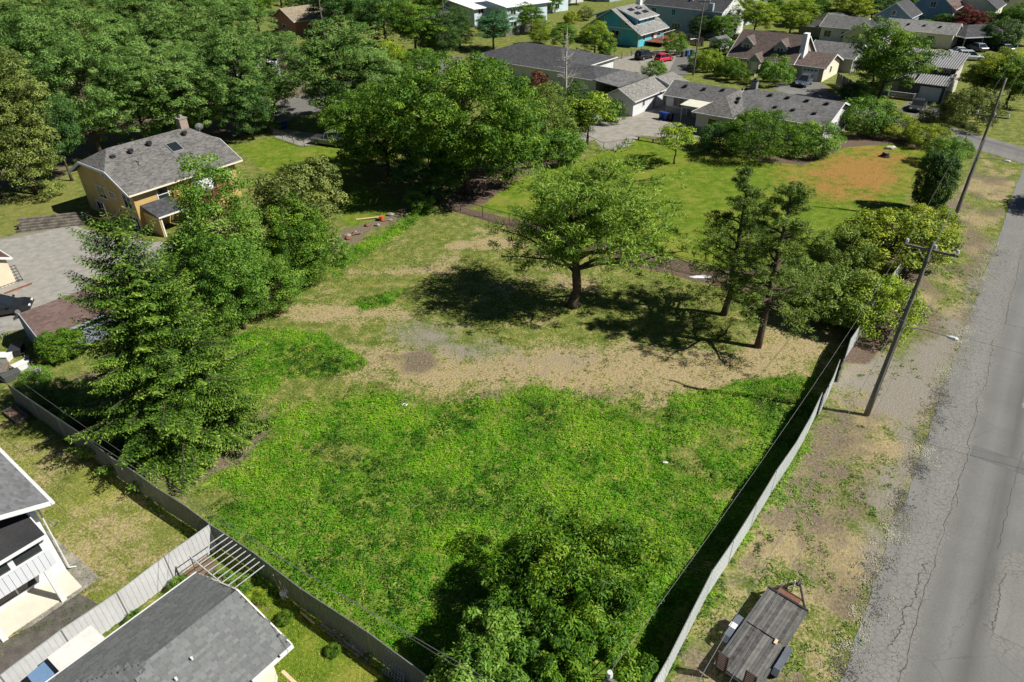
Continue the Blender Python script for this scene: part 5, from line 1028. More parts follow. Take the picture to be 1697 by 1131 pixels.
# small conifers and weeds beside the fir
for px, H_, R_, m, key, lab in (((100, 602), 2.6, .9, 'walnut', 'column', 'small golden conifer at the shed corner'), ((128, 590), 2.4, .9, 'walnut', 'column', 'second golden conifer, closer to the fir'), ((95, 668), 1.6, 1.6, 'ash', 'shrub1', 'garden bush inside the corner fence'), ((140, 690), 1.7, 1.8, 'ash', 'shrub2', 'leafy bush under the fir by the fence'), ((60, 640), 1.4, 1.2, 'ash', 'shrub2', 'rose bush at the yard clutter')):
    T(key, 'shrub' if key != 'column' else 'conifer', lab, G(*px), H_, R_, m, cat='shrub')
# ---- weeds, grass and straw (nobody could count these)
def scatter(name, label, cat, n, box, wfun, mat, hgt, leaf, asp, per, rad, seed, z=0.0, upr=.5):
    r = np.random.default_rng(seed); x = r.uniform(box[0], box[1], n); y = r.uniform(box[2], box[3], n)
    k = r.random(n) < wfun(x, y); x, y = x[k], y[k]; big = np.clip(fbm(x, y, 1.4, seed+5)*1.8-.35, .12, 1.3); m = len(x); i = np.repeat(np.arange(m), per)
    dd = dirs(m*per, r, 0.0); rr = (rad*(.45+.8*big))[i]; hh = (hgt*(.25+.9*big))[i]
    C = np.c_[x[i]+dd[:, 0]*rr, y[i]+dd[:, 1]*rr, z+.01+dd[:, 2]*hh*r.uniform(.4, 1, m*per)]
    Nn = unit(dd*.5+np.array([0, 0, upr])+r.normal(size=C.shape)*.35); pat = fbm(x, y, 2.6, seed+9)
    sh = np.clip(.52+(pat[i]-.5)*2.0+(r.random(m)[i]-.5)*.35+r.normal(size=len(C))*.14, 0, 1)
    me = leaf_mesh(name, C, Nn, leaf*r.uniform(.6, 1.4, len(C)), leaf*asp, sh); o = link(name, me, LEAF[mat]); tag(o, label, cat); o['kind'] = 'stuff'; print(name, len(C)); return o
fb = [min(p[0] for p in LUSH+LUSH2+LUSH4)-1, max(p[0] for p in LUSH5)+1, 14, max(p[1] for p in LUSH4)+1]
scatter('weeds', 'lush bright green weeds covering the front of the lot', 'weeds', 62000, fb, lambda x, y: np.clip(lush_w(x, y)*1.3-.2, 0, 1)*np.clip(fbm(x, y, 1.1, 91)*3-.2, .5, 1), 'weed', .26, .105, .5, 11, .22, 61)
def gmask(x, y): z = zones(x, y); return np.clip(wgt(x, y, LOT, 1)*(.55-z['gravel']*.5)-z['lush']*.5, 0, .5)*np.clip(fbm(x, y, 2.0, 77)*2.6-.9, 0, 1)
scatter('grass_tufts', 'sparse green tufts across the dry part of the lot', 'grass', 26000, [-24, 26, 29, 62], gmask, 'grass', .12, .13, .25, 8, .14, 62, upr=.25)
def vmask(x, y): z = zones(x, y); return np.clip(wgt(x, y, VERGE, .6, 22, .3)-z['gravel']*1.2-z['bark']*.7, 0, 1)*np.clip(fbm(x, y, 1.6, 78)*4-2.0, 0, 1)
scatter('grass_tufts', 'green weed tufts on the roadside verge', 'grass', 26000, [4, 40, 12, 58], vmask, 'ash', .14, .13, .4, 9, .18, 63, upr=.4)
def smask(x, y): z = zones(x, y); return np.clip(np.maximum(wgt(x, y, LOT, 1), wgt(x, y, VERGE, .6))-z['gravel']-z['bark']-z['lush']*.8, 0, 1)*.8
scatter('straw', 'dry straw litter over the lot and the verge', 'straw', 5000, [-24, 38, 13, 60], smask, 'straw', .06, .16, .14, 5, .2, 64, upr=.8)
def lmask(x, y): return np.clip(np.maximum(wgt(x, y, NLAWN, .6), wgt(x, y, NYARD, .5)), 0, 1)
scatter('grass_blades', 'patchy mown grass of the two back yards', 'grass', 44000, [-34, -2, 12, 36], lambda x, y: lmask(x, y)*np.clip(fbm(x, y, 1.8, 79)*2.6-.6, .12, 1), 'grass', .08, .09, .22, 7, .15, 65, upr=.3)

# ================================================================== FENCES
def resample(pts, bay):
    out = []
    for (a, b) in zip(pts, pts[1:]):
        a, b = np.array(a), np.array(b); n = max(1, round(np.linalg.norm(b-a)/bay))
        out += [tuple(a+(b-a)*k/n) for k in range(n)]
    return out+[tuple(pts[-1])]
def slat_fence(label, pts, hgt, bay, mat, railm, single=False, pitch=.1, jit=.03, seed=1, cap=True):
    r = np.random.default_rng(seed); P_ = resample(pts, bay); t = thing('fence', label, 'fence', (*P_[0], 0)); O = np.array(P_[0])
    P_ = [tuple(np.array(p)-O+r.normal(size=2)*jit) for p in P_]; hs = [hgt+r.normal()*.05 for _ in P_]
    for p, hh in zip(P_, hs): MB().tube([(*p, -.1), (*p, hh+.05)], .032, 7).obj('post', railm, t)
    for (a, b), (ha, hb) in zip(zip(P_, P_[1:]), zip(hs, hs[1:])):
        A, B = Vector((*a, 0)), Vector((*b, 0)); d = B-A; L = d.length; n = int(L/pitch); nn = Vector((d.y, -d.x, 0)).normalized()
        if cap: MB().tube([A+Vector((0, 0, ha)), B+Vector((0, 0, hb))], .026, 6).obj('top_rail', railm, t)
        mb = MB()
        for k in range(n):
            c = A+d*((k+.5)/n); w = pitch*.51; e = d.normalized()*w; off = nn*(.016*(k % 2)+.006); zt = ha+(hb-ha)*(k+.5)/n-.03+r.normal()*.008; zb = .05+abs(r.normal())*.03
            q = mb if not single else MB()
            M = Matrix(((e.x/w, nn.x, 0, 0), (e.y/w, nn.y, 0, 0), (0, 0, 1, 0), (0, 0, 0, 1))); M.translation = c+off+Vector((0, 0, (zt+zb)/2)); q.mbox(M, w, .006, (zt-zb)/2)
            if single:
                o = q.obj('slat', mat, t)
        if not single: o = mb.obj('slat_panel', mat, t); o['kind'] = 'stuff'
    return t
slatgrey = paint('grey_vinyl_slat', (.46, .47, .47), .55, .14, .7); slatshade = paint('shaded_vinyl_slat', (.17, .175, .18), .6, .2, .7); slatwhite = paint('pale_vinyl_slat', (.58, .61, .60), .5, .10, .5)  # slats of the shaded fences: same grey vinyl, shade put into the colour
FR = [(3.2, 12.4), (6.26, 16.3), (10.64, 22.37), (16.21, 29.37), (19.43, 33.7)]
slat_fence('long pale slatted fence along the road verge, nearest the trailer', FR, 1.75, 2.6, slatwhite, greymetal, seed=3, jit=.05)
slat_fence('short pale fence panel of the driveway gate', [(19.5, 33.6), (22.16, 37.5)], 1.75, 2.3, slatwhite, greymetal, seed=4)
slat_fence('pale slatted fence behind the gate, running into the cypresses', [(22.3, 37.3), (23.9, 39.98), (27.97, 45.21)], 1.75, 2.5, slatwhite, greymetal, seed=5)
slat_fence('pale fence piece showing between the yews', [(30.4, 48.2), (35.21, 54.2)], 1.6, 2.5, slatwhite, greymetal, seed=6)
slat_fence('grey slatted fence in shade behind the fir', [(-33.34, 36.31), (-28.07, 32.71), (-22.99, 29.1), (-19.35, 26.61), (-15.45, 24.02)], 1.8, 2.8, slatshade, greymetal, pitch=.085, seed=7)
slat_fence('grey slatted fence between the weeds and the shingled house yard', [(-15.38, 23.96), (-12.76, 22.15), (-9.88, 20.03), (-6.43, 17.67), (-3.38, 15.43), (0.5, 12.6)], 1.8, 2.8, slatshade, greymetal, pitch=.085, seed=8)
slat_fence('light grey slatted fence between the two back yards, lit by the sun', [(-15.5, 23.88), (-21.36, 16.09), (-24.6, 11.8)], 1.8, 2.5, slatgrey, greymetal, True, .115, seed=9)
def chain_fence(label, pts, hgt, bay, wires=True):
    P_ = resample(pts, bay); O = np.array(P_[0]); t = thing('chain_link_fence', label, 'fence', (*O, 0)); P_ = [tuple(np.array(p)-O) for p in P_]
    for p in P_: MB().tube([(*p, -.1), (*p, hgt+.05)], .035, 6).obj('post', darkmetal, t)
    mb = MB()
    for a, b in zip(P_, P_[1:]):
        A, B = Vector((*a, 0)), Vector((*b, 0)); MB().tube([A+Vector((0, 0, hgt)), B+Vector((0, 0, hgt))], .024, 6).obj('top_rail', darkmetal, t); d = B-A; n = int(d.length/.16); s = hgt/d.length
        for k in range(-int(hgt/.16), n):
            for sg in (0, 1):
                t0, t1 = k/n, k/n+s; c0, c1 = max(0, t0), min(1, t1)
                if c1 <= c0: continue
                z0, z1 = (c0-t0)/s*hgt, (c1-t0)/s*hgt
                if sg: z0, z1 = hgt-z0, hgt-z1
                mb.beam(A+d*c0+Vector((0, 0, z0)), A+d*c1+Vector((0, 0, z1)), .005)
    o = mb.obj('wire_mesh', darkmetal, t); o['kind'] = 'stuff'
chain_fence('low chain-link fence between the dry lot and the mown lawn', [G(728, 340), G(800, 360), G(890, 384), G(1050, 428), G(1160, 456), G(1235, 476)], 1.15, 2.9)
chain_fence('chain-link fence at the edge of the patio', [G(945, 232), G(975, 240), G(1000, 252), G(1040, 245)], 1.15, 2.5)
chain_fence('chain-link fence beside the path to the street', [G(452, 226), G(505, 244), G(548, 240)], 1.2, 3)
chain_fence('chain-link fence along the cross street hedge', [G(1405, 214), G(1500, 240), G(1560, 256), G(1575, 262)], 1.2, 3)
def board_fence(label, pts, hgt, mat, pitch=.3):
    P_ = resample(pts, 2.4); O = np.array(P_[0]); t = thing('board_fence', label, 'fence', (*O, 0)); P_ = [tuple(np.array(p)-O) for p in P_]
    for a, b in zip(P_, P_[1:]):
        A, B = Vector((*a, 0)), Vector((*b, 0)); d = B-A; n = max(2, int(d.length/pitch)); MB().box(a[0]-.06, a[1]-.06, -.1, a[0]+.06, a[1]+.06, hgt+.08).obj('post', mat, t)
        mb = MB()
        for k in range(n): mb.beam(A+d*((k+.06)/n)+Vector((0, 0, hgt/2)), A+d*((k+.94)/n)+Vector((0, 0, hgt/2+.02*(k % 3))), .03, hgt)
        o = mb.obj('board_panel', mat, t); o['kind'] = 'stuff'
greywood = paint('grey_fence_wood', (.16, .15, .135), .9, .35, 2)
board_fence('dark board fence right of the ribbed-roof house drive', [G(1562, 172), G(1600, 176), G(1640, 182)], 1.8, greywood)
board_fence('dark board fence between the brown cottage and the maple', [G(1385, 140), G(1415, 158), G(1440, 168)], 1.8, greywood)
board_fence('grey board fence in front of the white-roofed duplex', [G(838, 62), G(862, 55), G(905, 40)], 1.6, greywood)
board_fence('weathered board fence behind the turquoise house deck', [G(1100, 62), G(1140, 72), G(1165, 78)], 1.8, oldwood)
board_fence('board fence beside the brown cottage front', [G(1188, 104), G(1196, 122), G(1203, 128)], 1.7, oldwood)
def rail_fence(label, pts, hgt, mat):
    P_ = resample(pts, 3.0); O = np.array(P_[0]); t = thing('rail_fence', label, 'fence', (*O, 0)); P_ = [tuple(np.array(p)-O) for p in P_]
    for p in P_: MB().box(p[0]-.08, p[1]-.08, -.1, p[0]+.08, p[1]+.08, hgt+.12).obj('post', mat, t)
    for a, b in zip(P_, P_[1:]):
        for z in (.45, hgt): MB().beam((*a, z), (*b, z), .07, .1).obj('rail', mat, t)
rail_fence('post-and-rail fence below the turquoise house', [G(955, 90), G(1005, 104), G(1030, 98), G(1062, 88)], 1.1, oldwood)
rail_fence('low dark rail fence at the maple front lawn', [G(1448, 178), G(1482, 188)], .9, greywood)

# ================================================================== POLES AND WIRES
def polemat():
    m, t, b, o = newmat('pole_timber'); v = objvec(t, (9, 9, .6)); n1 = noise(t, v, 2, 3, .7); t.links.new(ramp(t, n1, [(.3, (.07, .06, .05)), (.7, (.20, .18, .155))]), b.inputs['Base Color']); b.inputs['Roughness'].default_value = .9; return m
polem = polemat(); insul = paint('porcelain', (.55, .57, .58), .3, .1)
def pole(label, base, top, H_, armz=None, arm=2.6, armdir=None, lamp=None, rad=.17):
    t = thing('utility_pole', label, 'pole', (*base, 0)); d = Vector((top[0]-base[0], top[1]-base[1], H_))
    MB().tube([d*k/5 for k in range(-0, 6)], [rad*(1-.4*k/5) for k in range(6)], 10).obj('shaft', polem, t, True)
    ends = []
    if armz:
        a = Vector(armdir); c = d*(armz/H_); p, q = c-a*arm/2, c+a*arm/2
        ar = MB().beam(p, q, .1, .13).obj('cross_arm', polem, t)
        for f in (-.46, .46, .06):
            e = c+a*arm*f+Vector((0, 0, .07)); MB().tube([e, e+Vector((0, 0, .1)), e+Vector((0, 0, .12)), e+Vector((0, 0, .28))], [.03, .03, .09, .07], 8).obj('insulator', insul, ar); ends.append(tuple(Vector((*base, 0))+e+Vector((0, 0, .28))))
        MB().beam(c+a*.7, c-Vector((0, 0, .8)), .04).obj('brace', greymetal, ar); MB().beam(c-a*.7, c-Vector((0, 0, .8)), .04).obj('brace', greymetal, ar)
    if lamp:
        z, dr, L = lamp; c = d*(z/H_); a = Vector(dr); am = MB().tube([c, c+a*L*.5+Vector((0, 0, .2)), c+a*L*.9+Vector((0, 0, .18))], .03, 6).obj('lamp_arm', greymetal, t)
        e = c+a*L*.9+Vector((0, 0, .16)); MB().tube([e, e+a*.15, e+a*.45, e+a*.6], [.05, .11, .12, .05], 8).obj('lamp_head', paint('lamp_grey', (.6, .62, .63), .4), am)
    MB().tube([Vector((.19, -.05, 0)), d*.6+Vector((.15, -.04, 0))], .025, 5).obj('conduit', greymetal, t)
    return t, ends
RNv = (RN[0], RN[1], 0); RUv = Vector((RU[0], RU[1], 0))
b1 = G(1435, 688); t1 = G(1560, 402, 12.0); l1 = min(1, .5/math.dist(b1, t1)); 
t1 = (b1[0]+(t1[0]-b1[0])*l1, b1[1]+(t1[1]-b1[1])*l1)
p1, e1 = pole('tall wooden utility pole with cross arm and street lamp on the near verge', b1, t1, 12.1, 11.6, 2.7, RNv, (6.7, RNv, 2.6))
b2 = G(1580, 365); t2 = G(1697, 100, 13.0); l2 = min(1, .55/math.dist(b2, t2)); t2 = (b2[0]+(t2[0]-b2[0])*l2, b2[1]+(t2[1]-b2[1])*l2)
p2, e2 = pole('second utility pole farther up the verge with lower cross arm and lamp', b2, t2, 13.6, 10.2, 2.7, RNv, (6.3, RNv, 2.4))
b0 = G(1085, 1158, 12.0); p0, e0 = pole('utility pole whose top just shows at the bottom edge by the white fence', b0, (b0[0], b0[1]), 11.9, 11.55, 2.7, RNv)
b3 = G(1148, 125); p3, e3 = pole('slim utility pole with lamp by the gravel drive', b3, (b3[0]+.4, b3[1]), 13, 12, 2.2, (.8, -.6, 0), (6.0, (-.8, -.4, 0), 1.6), .15)
b4 = G(738, 75); p4, e4 = pole('utility pole rising beside the white-roofed duplex', b4, b4, 12, 11, 2.2, (.8, .6, 0), None, .15)
b5 = G(540, 75); p5, e5 = pole('utility pole behind the feathery locust', b5, b5, 12, 11, 2.2, (.8, .6, 0), None, .15)
b6 = G(1640, 262); p6, e6 = pole('short stub pole at the street corner', G(1589, 262), G(1589, 262), 3.0, None, rad=.07)
def wire(label, a, b, sag, rad=.007, n=18):
    a, b = Vector(a), Vector(b); pts = [a.lerp(b, k/n)-Vector((0, 0, 4*sag*(k/n)*(1-k/n)))-a for k in range(n+1)]; t = thing('overhead_wire', label, 'wire', tuple(a)); MB().tube(pts, rad, 4, False).obj('cable', wiremat, t)
for k, nm in enumerate(('nearest the lot', 'on the road side', 'in the middle')):
    wire(f'overhead line between the two verge poles, {nm}', e1[k], e2[k], .7)
    if k < 2: wire(f'overhead line from the near pole over the verge, {nm}', e1[k], e0[k], .8)
    wire(f'overhead line running on beyond the second pole, {nm}', e2[k], tuple(Vector(e2[k])+RUv*45), .7)
wire('thick telephone cable between the two verge poles', (b1[0], b1[1], 7.8), (b2[0], b2[1], 8.0), .7, .018); wire('thick telephone cable passing over the trailer', (b1[0], b1[1], 7.6), (b0[0], b0[1], 7.6), .8, .012)
wire('service wire crossing the road from the near pole, upper', (b1[0], b1[1], 8.6), (58, 18, 7), .6); wire('service wire crossing the road from the near pole, lower', (b1[0], b1[1], 7.2), (58, 15, 6), .6, .012)
wire('service wire running above the fence to the left yards', (b0[0], b0[1], 8.6), (-33, 34.5, 5.0), .9, .012); wire('second service wire above the fence to the left yards', (b0[0], b0[1], 8.0), (-33, 35.5, 4.6), .9, .009)
wire('service wire to the turquoise house', (b3[0], b3[1], 8.5), (30, 158, 5.5), .5, .02)

# ================================================================== VEHICLES
def carpaint(name, col): 
    if name in MATS: return MATS[name]
    m, t, b, o = newmat(name); b.inputs['Base Color'].default_value = (*col, 1); b.inputs['Roughness'].default_value = .28; b.inputs['Coat Weight'].default_value = .6; b.inputs['Specular IOR Level'].default_value = .5; return m
def car(label, pos, rz, col, kind='suv', cat='car', name='parked_car'):
    L, W, H_ = dict(suv=(4.5, 1.85, 1.72), hatch=(4.1, 1.75, 1.5), sedan=(4.7, 1.82, 1.45), pickup=(5.3, 1.9, 1.8))[kind]
    pm = carpaint('car_'+'_'.join(str(int(c*255)) for c in col), col); t = thing(name, label, cat, (*pos, 0.02), rz); hw = W/2
    belt = .95 if kind in ('suv', 'pickup') else .85; hood = belt-.02
    st = [(-L/2, .45, belt-.12, .86), (-L/2+.12, .32, belt, .95), (-L*.28, .28, belt+.02, 1), (0, .27, belt, 1), (L*.2, .27, hood, 1), (L*.38, .28, hood-.06, .97), (L/2-.1, .32, hood-.2, .9), (L/2, .4, hood-.32, .8)]
    rings = [[(x, -hw*w*.96, zb), (x, -hw*w, zb+.18), (x, -hw*w, zt-.16), (x, -hw*w*.9, zt), (x, hw*w*.9, zt), (x, hw*w, zt-.16), (x, hw*w, zb+.18), (x, hw*w*.96, zb)] for x, zb, zt, w in st]
    body = MB().loft(rings).obj('body', pm, t, False, .03)
    a0, a1, a2, a3 = dict(suv=(-L/2+.1, -L/2+.35, L*.05, L*.24), hatch=(-L/2+.12, -L/2+.6, L*.06, L*.26), sedan=(-L*.36, -L*.2, L*.06, L*.24), pickup=(-L*.08, -L*.03, L*.14, L*.28))[kind]
    zt = H_
    ring = lambda w0, z: [(-w0*hw, z)]
    lo = [(a0, -hw*.88, belt-.03), (a3, -hw*.88, belt-.05), (a3, hw*.88, belt-.05), (a0, hw*.88, belt-.03)]; hi = [(a1, -hw*.70, zt-.05), (a2, -hw*.70, zt-.05), (a2, hw*.70, zt-.05), (a1, hw*.70, zt-.05)]
    gl = MB().loft([lo, hi]).obj('windows', glassm, t)
    MB().loft([[(a1-.06, -hw*.73, zt-.07), (a2+.05, -hw*.73, zt-.07), (a2+.05, hw*.73, zt-.07), (a1-.06, hw*.73, zt-.07)], [(a1+.05, -hw*.66, zt), (a2-.1, -hw*.66, zt), (a2-.1, hw*.66, zt), (a1+.05, hw*.66, zt)]]).obj('roof', pm, t, False, .02)
    for s in (-1, 1):
        for (p, q) in ((lo[0], hi[0]), (lo[1], hi[1])): MB().beam((p[0], s*hw*.885, p[2]), (q[0], s*hw*.705, q[2]), .07, .07).obj('pillar', pm, gl)
        m = (a0+a3)/2-.1; MB().beam((m, s*hw*.89, belt-.03), ((a1+a2)/2-.05, s*hw*.71, zt-.05), .07, .05).obj('pillar', pm, gl)
        MB().box(L/2-.22, s*hw*.55-.16, hood-.34, L/2+.005, s*hw*.55+.16, hood-.2).obj('headlight', paint('headlight', (.7, .72, .72), .2, .05), t)
        MB().box(-L/2-.01, s*hw*.72-.1, belt-.32, -L/2+.15, s*hw*.72+.1, belt-.1).obj('tail_light', paint('tail_light', (.3, .01, .01), .3, .1), t)
        MB().box(a3-.2, s*hw-.0 if s > 0 else -hw-.18, belt+.02, a3-.05, hw+.18 if s > 0 else -hw, belt+.17).obj('mirror', pm, t)
        for x in (-L*.3, L*.31):
            wl = MB().tube([(x, s*(hw-.2), .34), (x, s*(hw+.01), .34)], .34, 16).obj('wheel', rubber, t); MB().tube([(x, s*(hw+.005), .34), (x, s*(hw+.025), .34)], .2, 10).obj('rim', greymetal, wl)
    MB().box(L/2-.06, -hw*.8, .38, L/2+.04, hw*.8, .52).obj('bumper', darkmetal, t); MB().box(-L/2-.05, -hw*.8, .42, -L/2+.06, hw*.8, .58).obj('bumper', darkmetal, t)
    if kind == 'pickup': MB().box(-L/2+.15, -hw*.8, belt-.02, -L*.1, hw*.8, belt+.03).obj('bed', darkmetal, t)
    if kind == 'suv':
        for s in (-1, 1): MB().beam((a1+.2, s*hw*.6, zt+.05), (a2-.1, s*hw*.6, zt+.05), .04).obj('roof_rail', darkmetal, t)
    return t
car('bright red hatchback parked below the turquoise house', G(1100, 102), R(35), (.55, .012, .05), 'hatch')
t = car('black SUV with spare wheel parked left of the red hatchback', G(1068, 98), R(40), (.012, .013, .016), 'suv'); MB().tube([(-2.25, 0, .95), (-2.45, 0, .95)], .33, 16).obj('spare_wheel', rubber, t)
car('grey-blue SUV parked at the brown cottage garage', G(1331, 142), R(232), (.055, .07, .10), 'suv'); car('dark sedan parked before the white garage door', G(1519, 182), R(232), (.035, .034, .036), 'sedan')
car('silver pickup under the walnut beside the path', G(548, 240), R(-24), (.17, .17, .165), 'pickup', 'pickup'); car('black car cut off by the left picture edge', G(3, 520), R(20), (.012, .013, .013), 'sedan')
car('silver car parked beside the carport, farther one', G(1592, 92), R(-12), (.45, .47, .48), 'sedan'); car('white car parked below the carport, nearer one', G(1606, 100), R(-14), (.62, .66, .7), 'suv'); car('blue-grey car sheltered in the carport, left bay', G(1618, 84), R(95), (.16, .2, .25), 'sedan'); car('dark blue car sheltered in the carport, right bay', G(1660, 85), R(95), (.03, .05, .1), 'sedan'); car('dark car parked on the far street beside the long house', G(735, 18), R(-20), (.03, .03, .03), 'sedan')
# ---- flatbed trailer
tr_ang = 46.8; t = thing('flatbed_trailer', 'weathered flatbed trailer with wooden deck and ramps on the verge', 'trailer', (12.68, 19.85, 0), R(tr_ang))
plankm = shademat('grey_plank', (.018, .018, .02), (.23, .225, .21), .9, 4, .6)
DZ = .62; Wt = .92
MB().box(-5.2, -Wt-.06, DZ-.16, -5.12, Wt+.06, DZ-.03).obj('rear_sill', darkmetal, t)
for s in (-1, 1): MB().box(-5.2, s*Wt-.05, DZ-.18, 0, s*Wt+.05, DZ+.012).obj('side_rail', paint('grey_steel', (.09, .095, .10), .5), t)
MB().box(-.04, -Wt-.06, DZ-.18, .06, Wt+.06, DZ+.05).obj('front_sill', darkmetal, t)
for k in range(12):
    y0 = -Wt+.06+k*(2*Wt-.12)/12; w = (2*Wt-.12)/12
    for x0, x1 in ((-2.35, -.06), (-5.1, -2.40)):
        me = MB().box(x0+random.uniform(0, .02), y0+.006, DZ-.04, x1-random.uniform(0, .02), y0+w-.006, DZ+.004+random.uniform(0, .006)).mesh('plank'); a = me.attributes.new('shade', 'FLOAT', 'POINT'); a.data.foreach_set('value', [random.random()*.8]*len(me.vertices)); link('plank', me, plankm, t)
for s in (-1, 1): MB().beam((0, s*Wt*.95, DZ-.1), (1.25, s*.07, DZ-.1), .07, .11).obj('tongue_beam', darkmetal, t)
MB().beam((.45, -.6, DZ-.08), (.45, .6, DZ-.08), .06, .08).obj('tongue_brace', darkmetal, t); MB().tube([(1.15, 0, DZ-.12), (1.45, 0, DZ-.1)], [.08, .06], 8).obj('coupler', darkmetal, t); MB().tube([(1.0, .12, .1), (1.0, .12, DZ+.25)], .035, 8).obj('jack', white, t)
MB().box(.12, -.5, DZ-.06, .38, .55, DZ-.02).obj('toolbox', paint('rust', (.18, .08, .05), .9, .4, 8), t)
for s in (-1, 1):
    yi, yo = s*(Wt+.1), s*(Wt+.38); y0, y1 = min(yi, yo), max(yi, yo)
    fd = MB(); fd.loft([[(-3.9, y0, DZ-.12), (-3.9, y1, DZ-.12), (-3.9, y1, DZ-.1), (-3.9, y0, DZ-.1)], [(-3.7, y0, DZ+.13), (-3.7, y1, DZ+.13), (-3.7, y1, DZ+.15), (-3.7, y0, DZ+.15)], [(-2.4, y0, DZ+.13), (-2.4, y1, DZ+.13), (-2.4, y1, DZ+.15), (-2.4, y0, DZ+.15)], [(-2.2, y0, DZ-.12), (-2.2, y1, DZ-.12), (-2.2, y1, DZ-.1), (-2.2, y0, DZ-.1)]]); fd.obj('fender', paint('blue_grey_fender', (.11, .125, .15), .45), t)
    for x in (-2.65, -3.4):
        wl = MB().tube([(x, s*(Wt+.12), .33), (x, s*(Wt+.33), .33)], .33, 16).obj('wheel', rubber, t); MB().tube([(x, s*(Wt+.32), .33), (x, s*(Wt+.345), .33)], .19, 10).obj('rim', greymetal, wl)
    rp = thing; y0 = s*.62
    ra_ = MB().beam((-5.25, y0-.22, DZ), (-5.35, y0-.22, DZ+1.25), .06).obj('ramp', paint('ramp_steel', (.06, .04, .035), .7), t); MB().beam((-5.25, y0+.22, DZ), (-5.35, y0+.22, DZ+1.25), .06).obj('ramp_side', MATS['ramp_steel'], ra_)
    for k in range(9): MB().beam((-5.26-.01*k, y0-.2, DZ+.08+k*.14), (-5.26-.01*k, y0+.2, DZ+.08+k*.14), .05).obj('ramp_rung', MATS['ramp_steel'], ra_)
MB().box(-3.2, Wt+.42, DZ+.14, -2.9, Wt+.12, DZ+.156).obj('sticker', white, t)
MB().box(-2.6, -.62, DZ+.01, -2.35, -.5, DZ+.09).obj('wood_block', palewood, t)

# ================================================================== SMALL THINGS
def bin_(label, pos, rz, m):
    t = thing('wheelie_bin', label, 'bin', (*pos, 0.02), rz); MB().loft([[(-.24, -.26, .05), (.24, -.26, .05), (.24, .26, .05), (-.24, .26, .05)], [(-.3, -.33, 1.0), (.3, -.33, 1.0), (.3, .33, 1.0), (-.3, .33, 1.0)]]).obj('body', m, t, False, .03)
    MB().box(-.33, -.36, 1.0, .34, .36, 1.08).obj('lid', m, t, False, .02)
    for s in (-1, 1): MB().tube([(-.26, s*.2, .12), (-.26, s*.29, .12)], .12, 10).obj('wheel', rubber, t)
binblue = paint('blue_plastic', (.015, .05, .25), .45, .15); bingreen = paint('green_plastic', (.01, .10, .07), .5, .15); bingrey = paint('grey_plastic', (.08, .085, .08), .5, .15); binblack = paint('black_plastic', (.012, .012, .012), .5, .15)
bin_('blue wheelie bin on the path under the locust', G(473, 213), R(40), binblue); bin_('blue wheelie bin on the patio, left one', G(1096, 198), R(40), binblue); bin_('blue wheelie bin on the patio, middle one', G(1103, 200), R(40), binblue); bin_('black wheelie bin on the patio, right one', G(1111, 201), R(40), binblack)
bin_('grey wheelie bin beside the gravel drive', G(1131, 95), R(30), bingrey); bin_('blue wheelie bin beside the gravel drive', G(1138, 94), R(30), binblue); bin_('green wheelie bin beside the gravel drive', G(1146, 93), R(30), bingreen); bin_('green wheelie bin by the dark board fence', G(1572, 176), R(40), bingreen); bin_('blue wheelie bin by the dark board fence', G(1582, 177), R(40), binblue)
def bench(label, pos, rz, L, m, name='bench', table=False):
    t = thing(name, label, name.split('_')[-1], (*pos, .02), rz); z = .74 if table else .45; wd = .75 if table else .42
    for k in range(5 if table else 3): n = 5 if table else 3; MB().box(-L/2, -wd/2+k*wd/n+.01, z-.05, L/2, -wd/2+(k+1)*wd/n-.01, z).obj('plank', m, t)
    for x in (-L*.4, L*.4, 0)[:3 if L > 3 else 2]: MB().box(x-.06, -wd*.4, 0, x+.06, wd*.4, z-.05).obj('leg', m, t)
    if table:
        for s in (-1, 1): MB().box(-L/2, s*.75-.14, .42, L/2, s*.75+.14, .46).obj('seat', m, t)
bench('long plain bench at the edge of the patio', G(1082, 236), R(-33), 5.2, oldwood); bench('red-stained picnic table by the patio steps', G(1122, 222), R(-33), 1.9, redwood, 'picnic_table', True)
# retaining wall of stacked blocks left of the ochre house
t = thing('retaining_wall', 'stepped grey block retaining wall beside the gravel drive', 'wall', (*G(28, 386), 0), R(15)); blockm = shademat('wall_block', (.07, .062, .052), (.20, .18, .15), .9, 8, .4)
bv = []
for s in range(4): me = MB().box(0, 0, 0, .43, .3, .19).mesh('block'); a = me.attributes.new('shade', 'FLOAT', 'POINT'); a.data.foreach_set('value', [.15+.22*s]*8); me.materials.append(blockm); bv.append(me)
for row in range(5):
    for k in range(15): o = link('block', random.choice(bv), None, t); o.location = (k*.45+.22*(row % 2), row*.3+random.uniform(-.02, .02), row*.19)
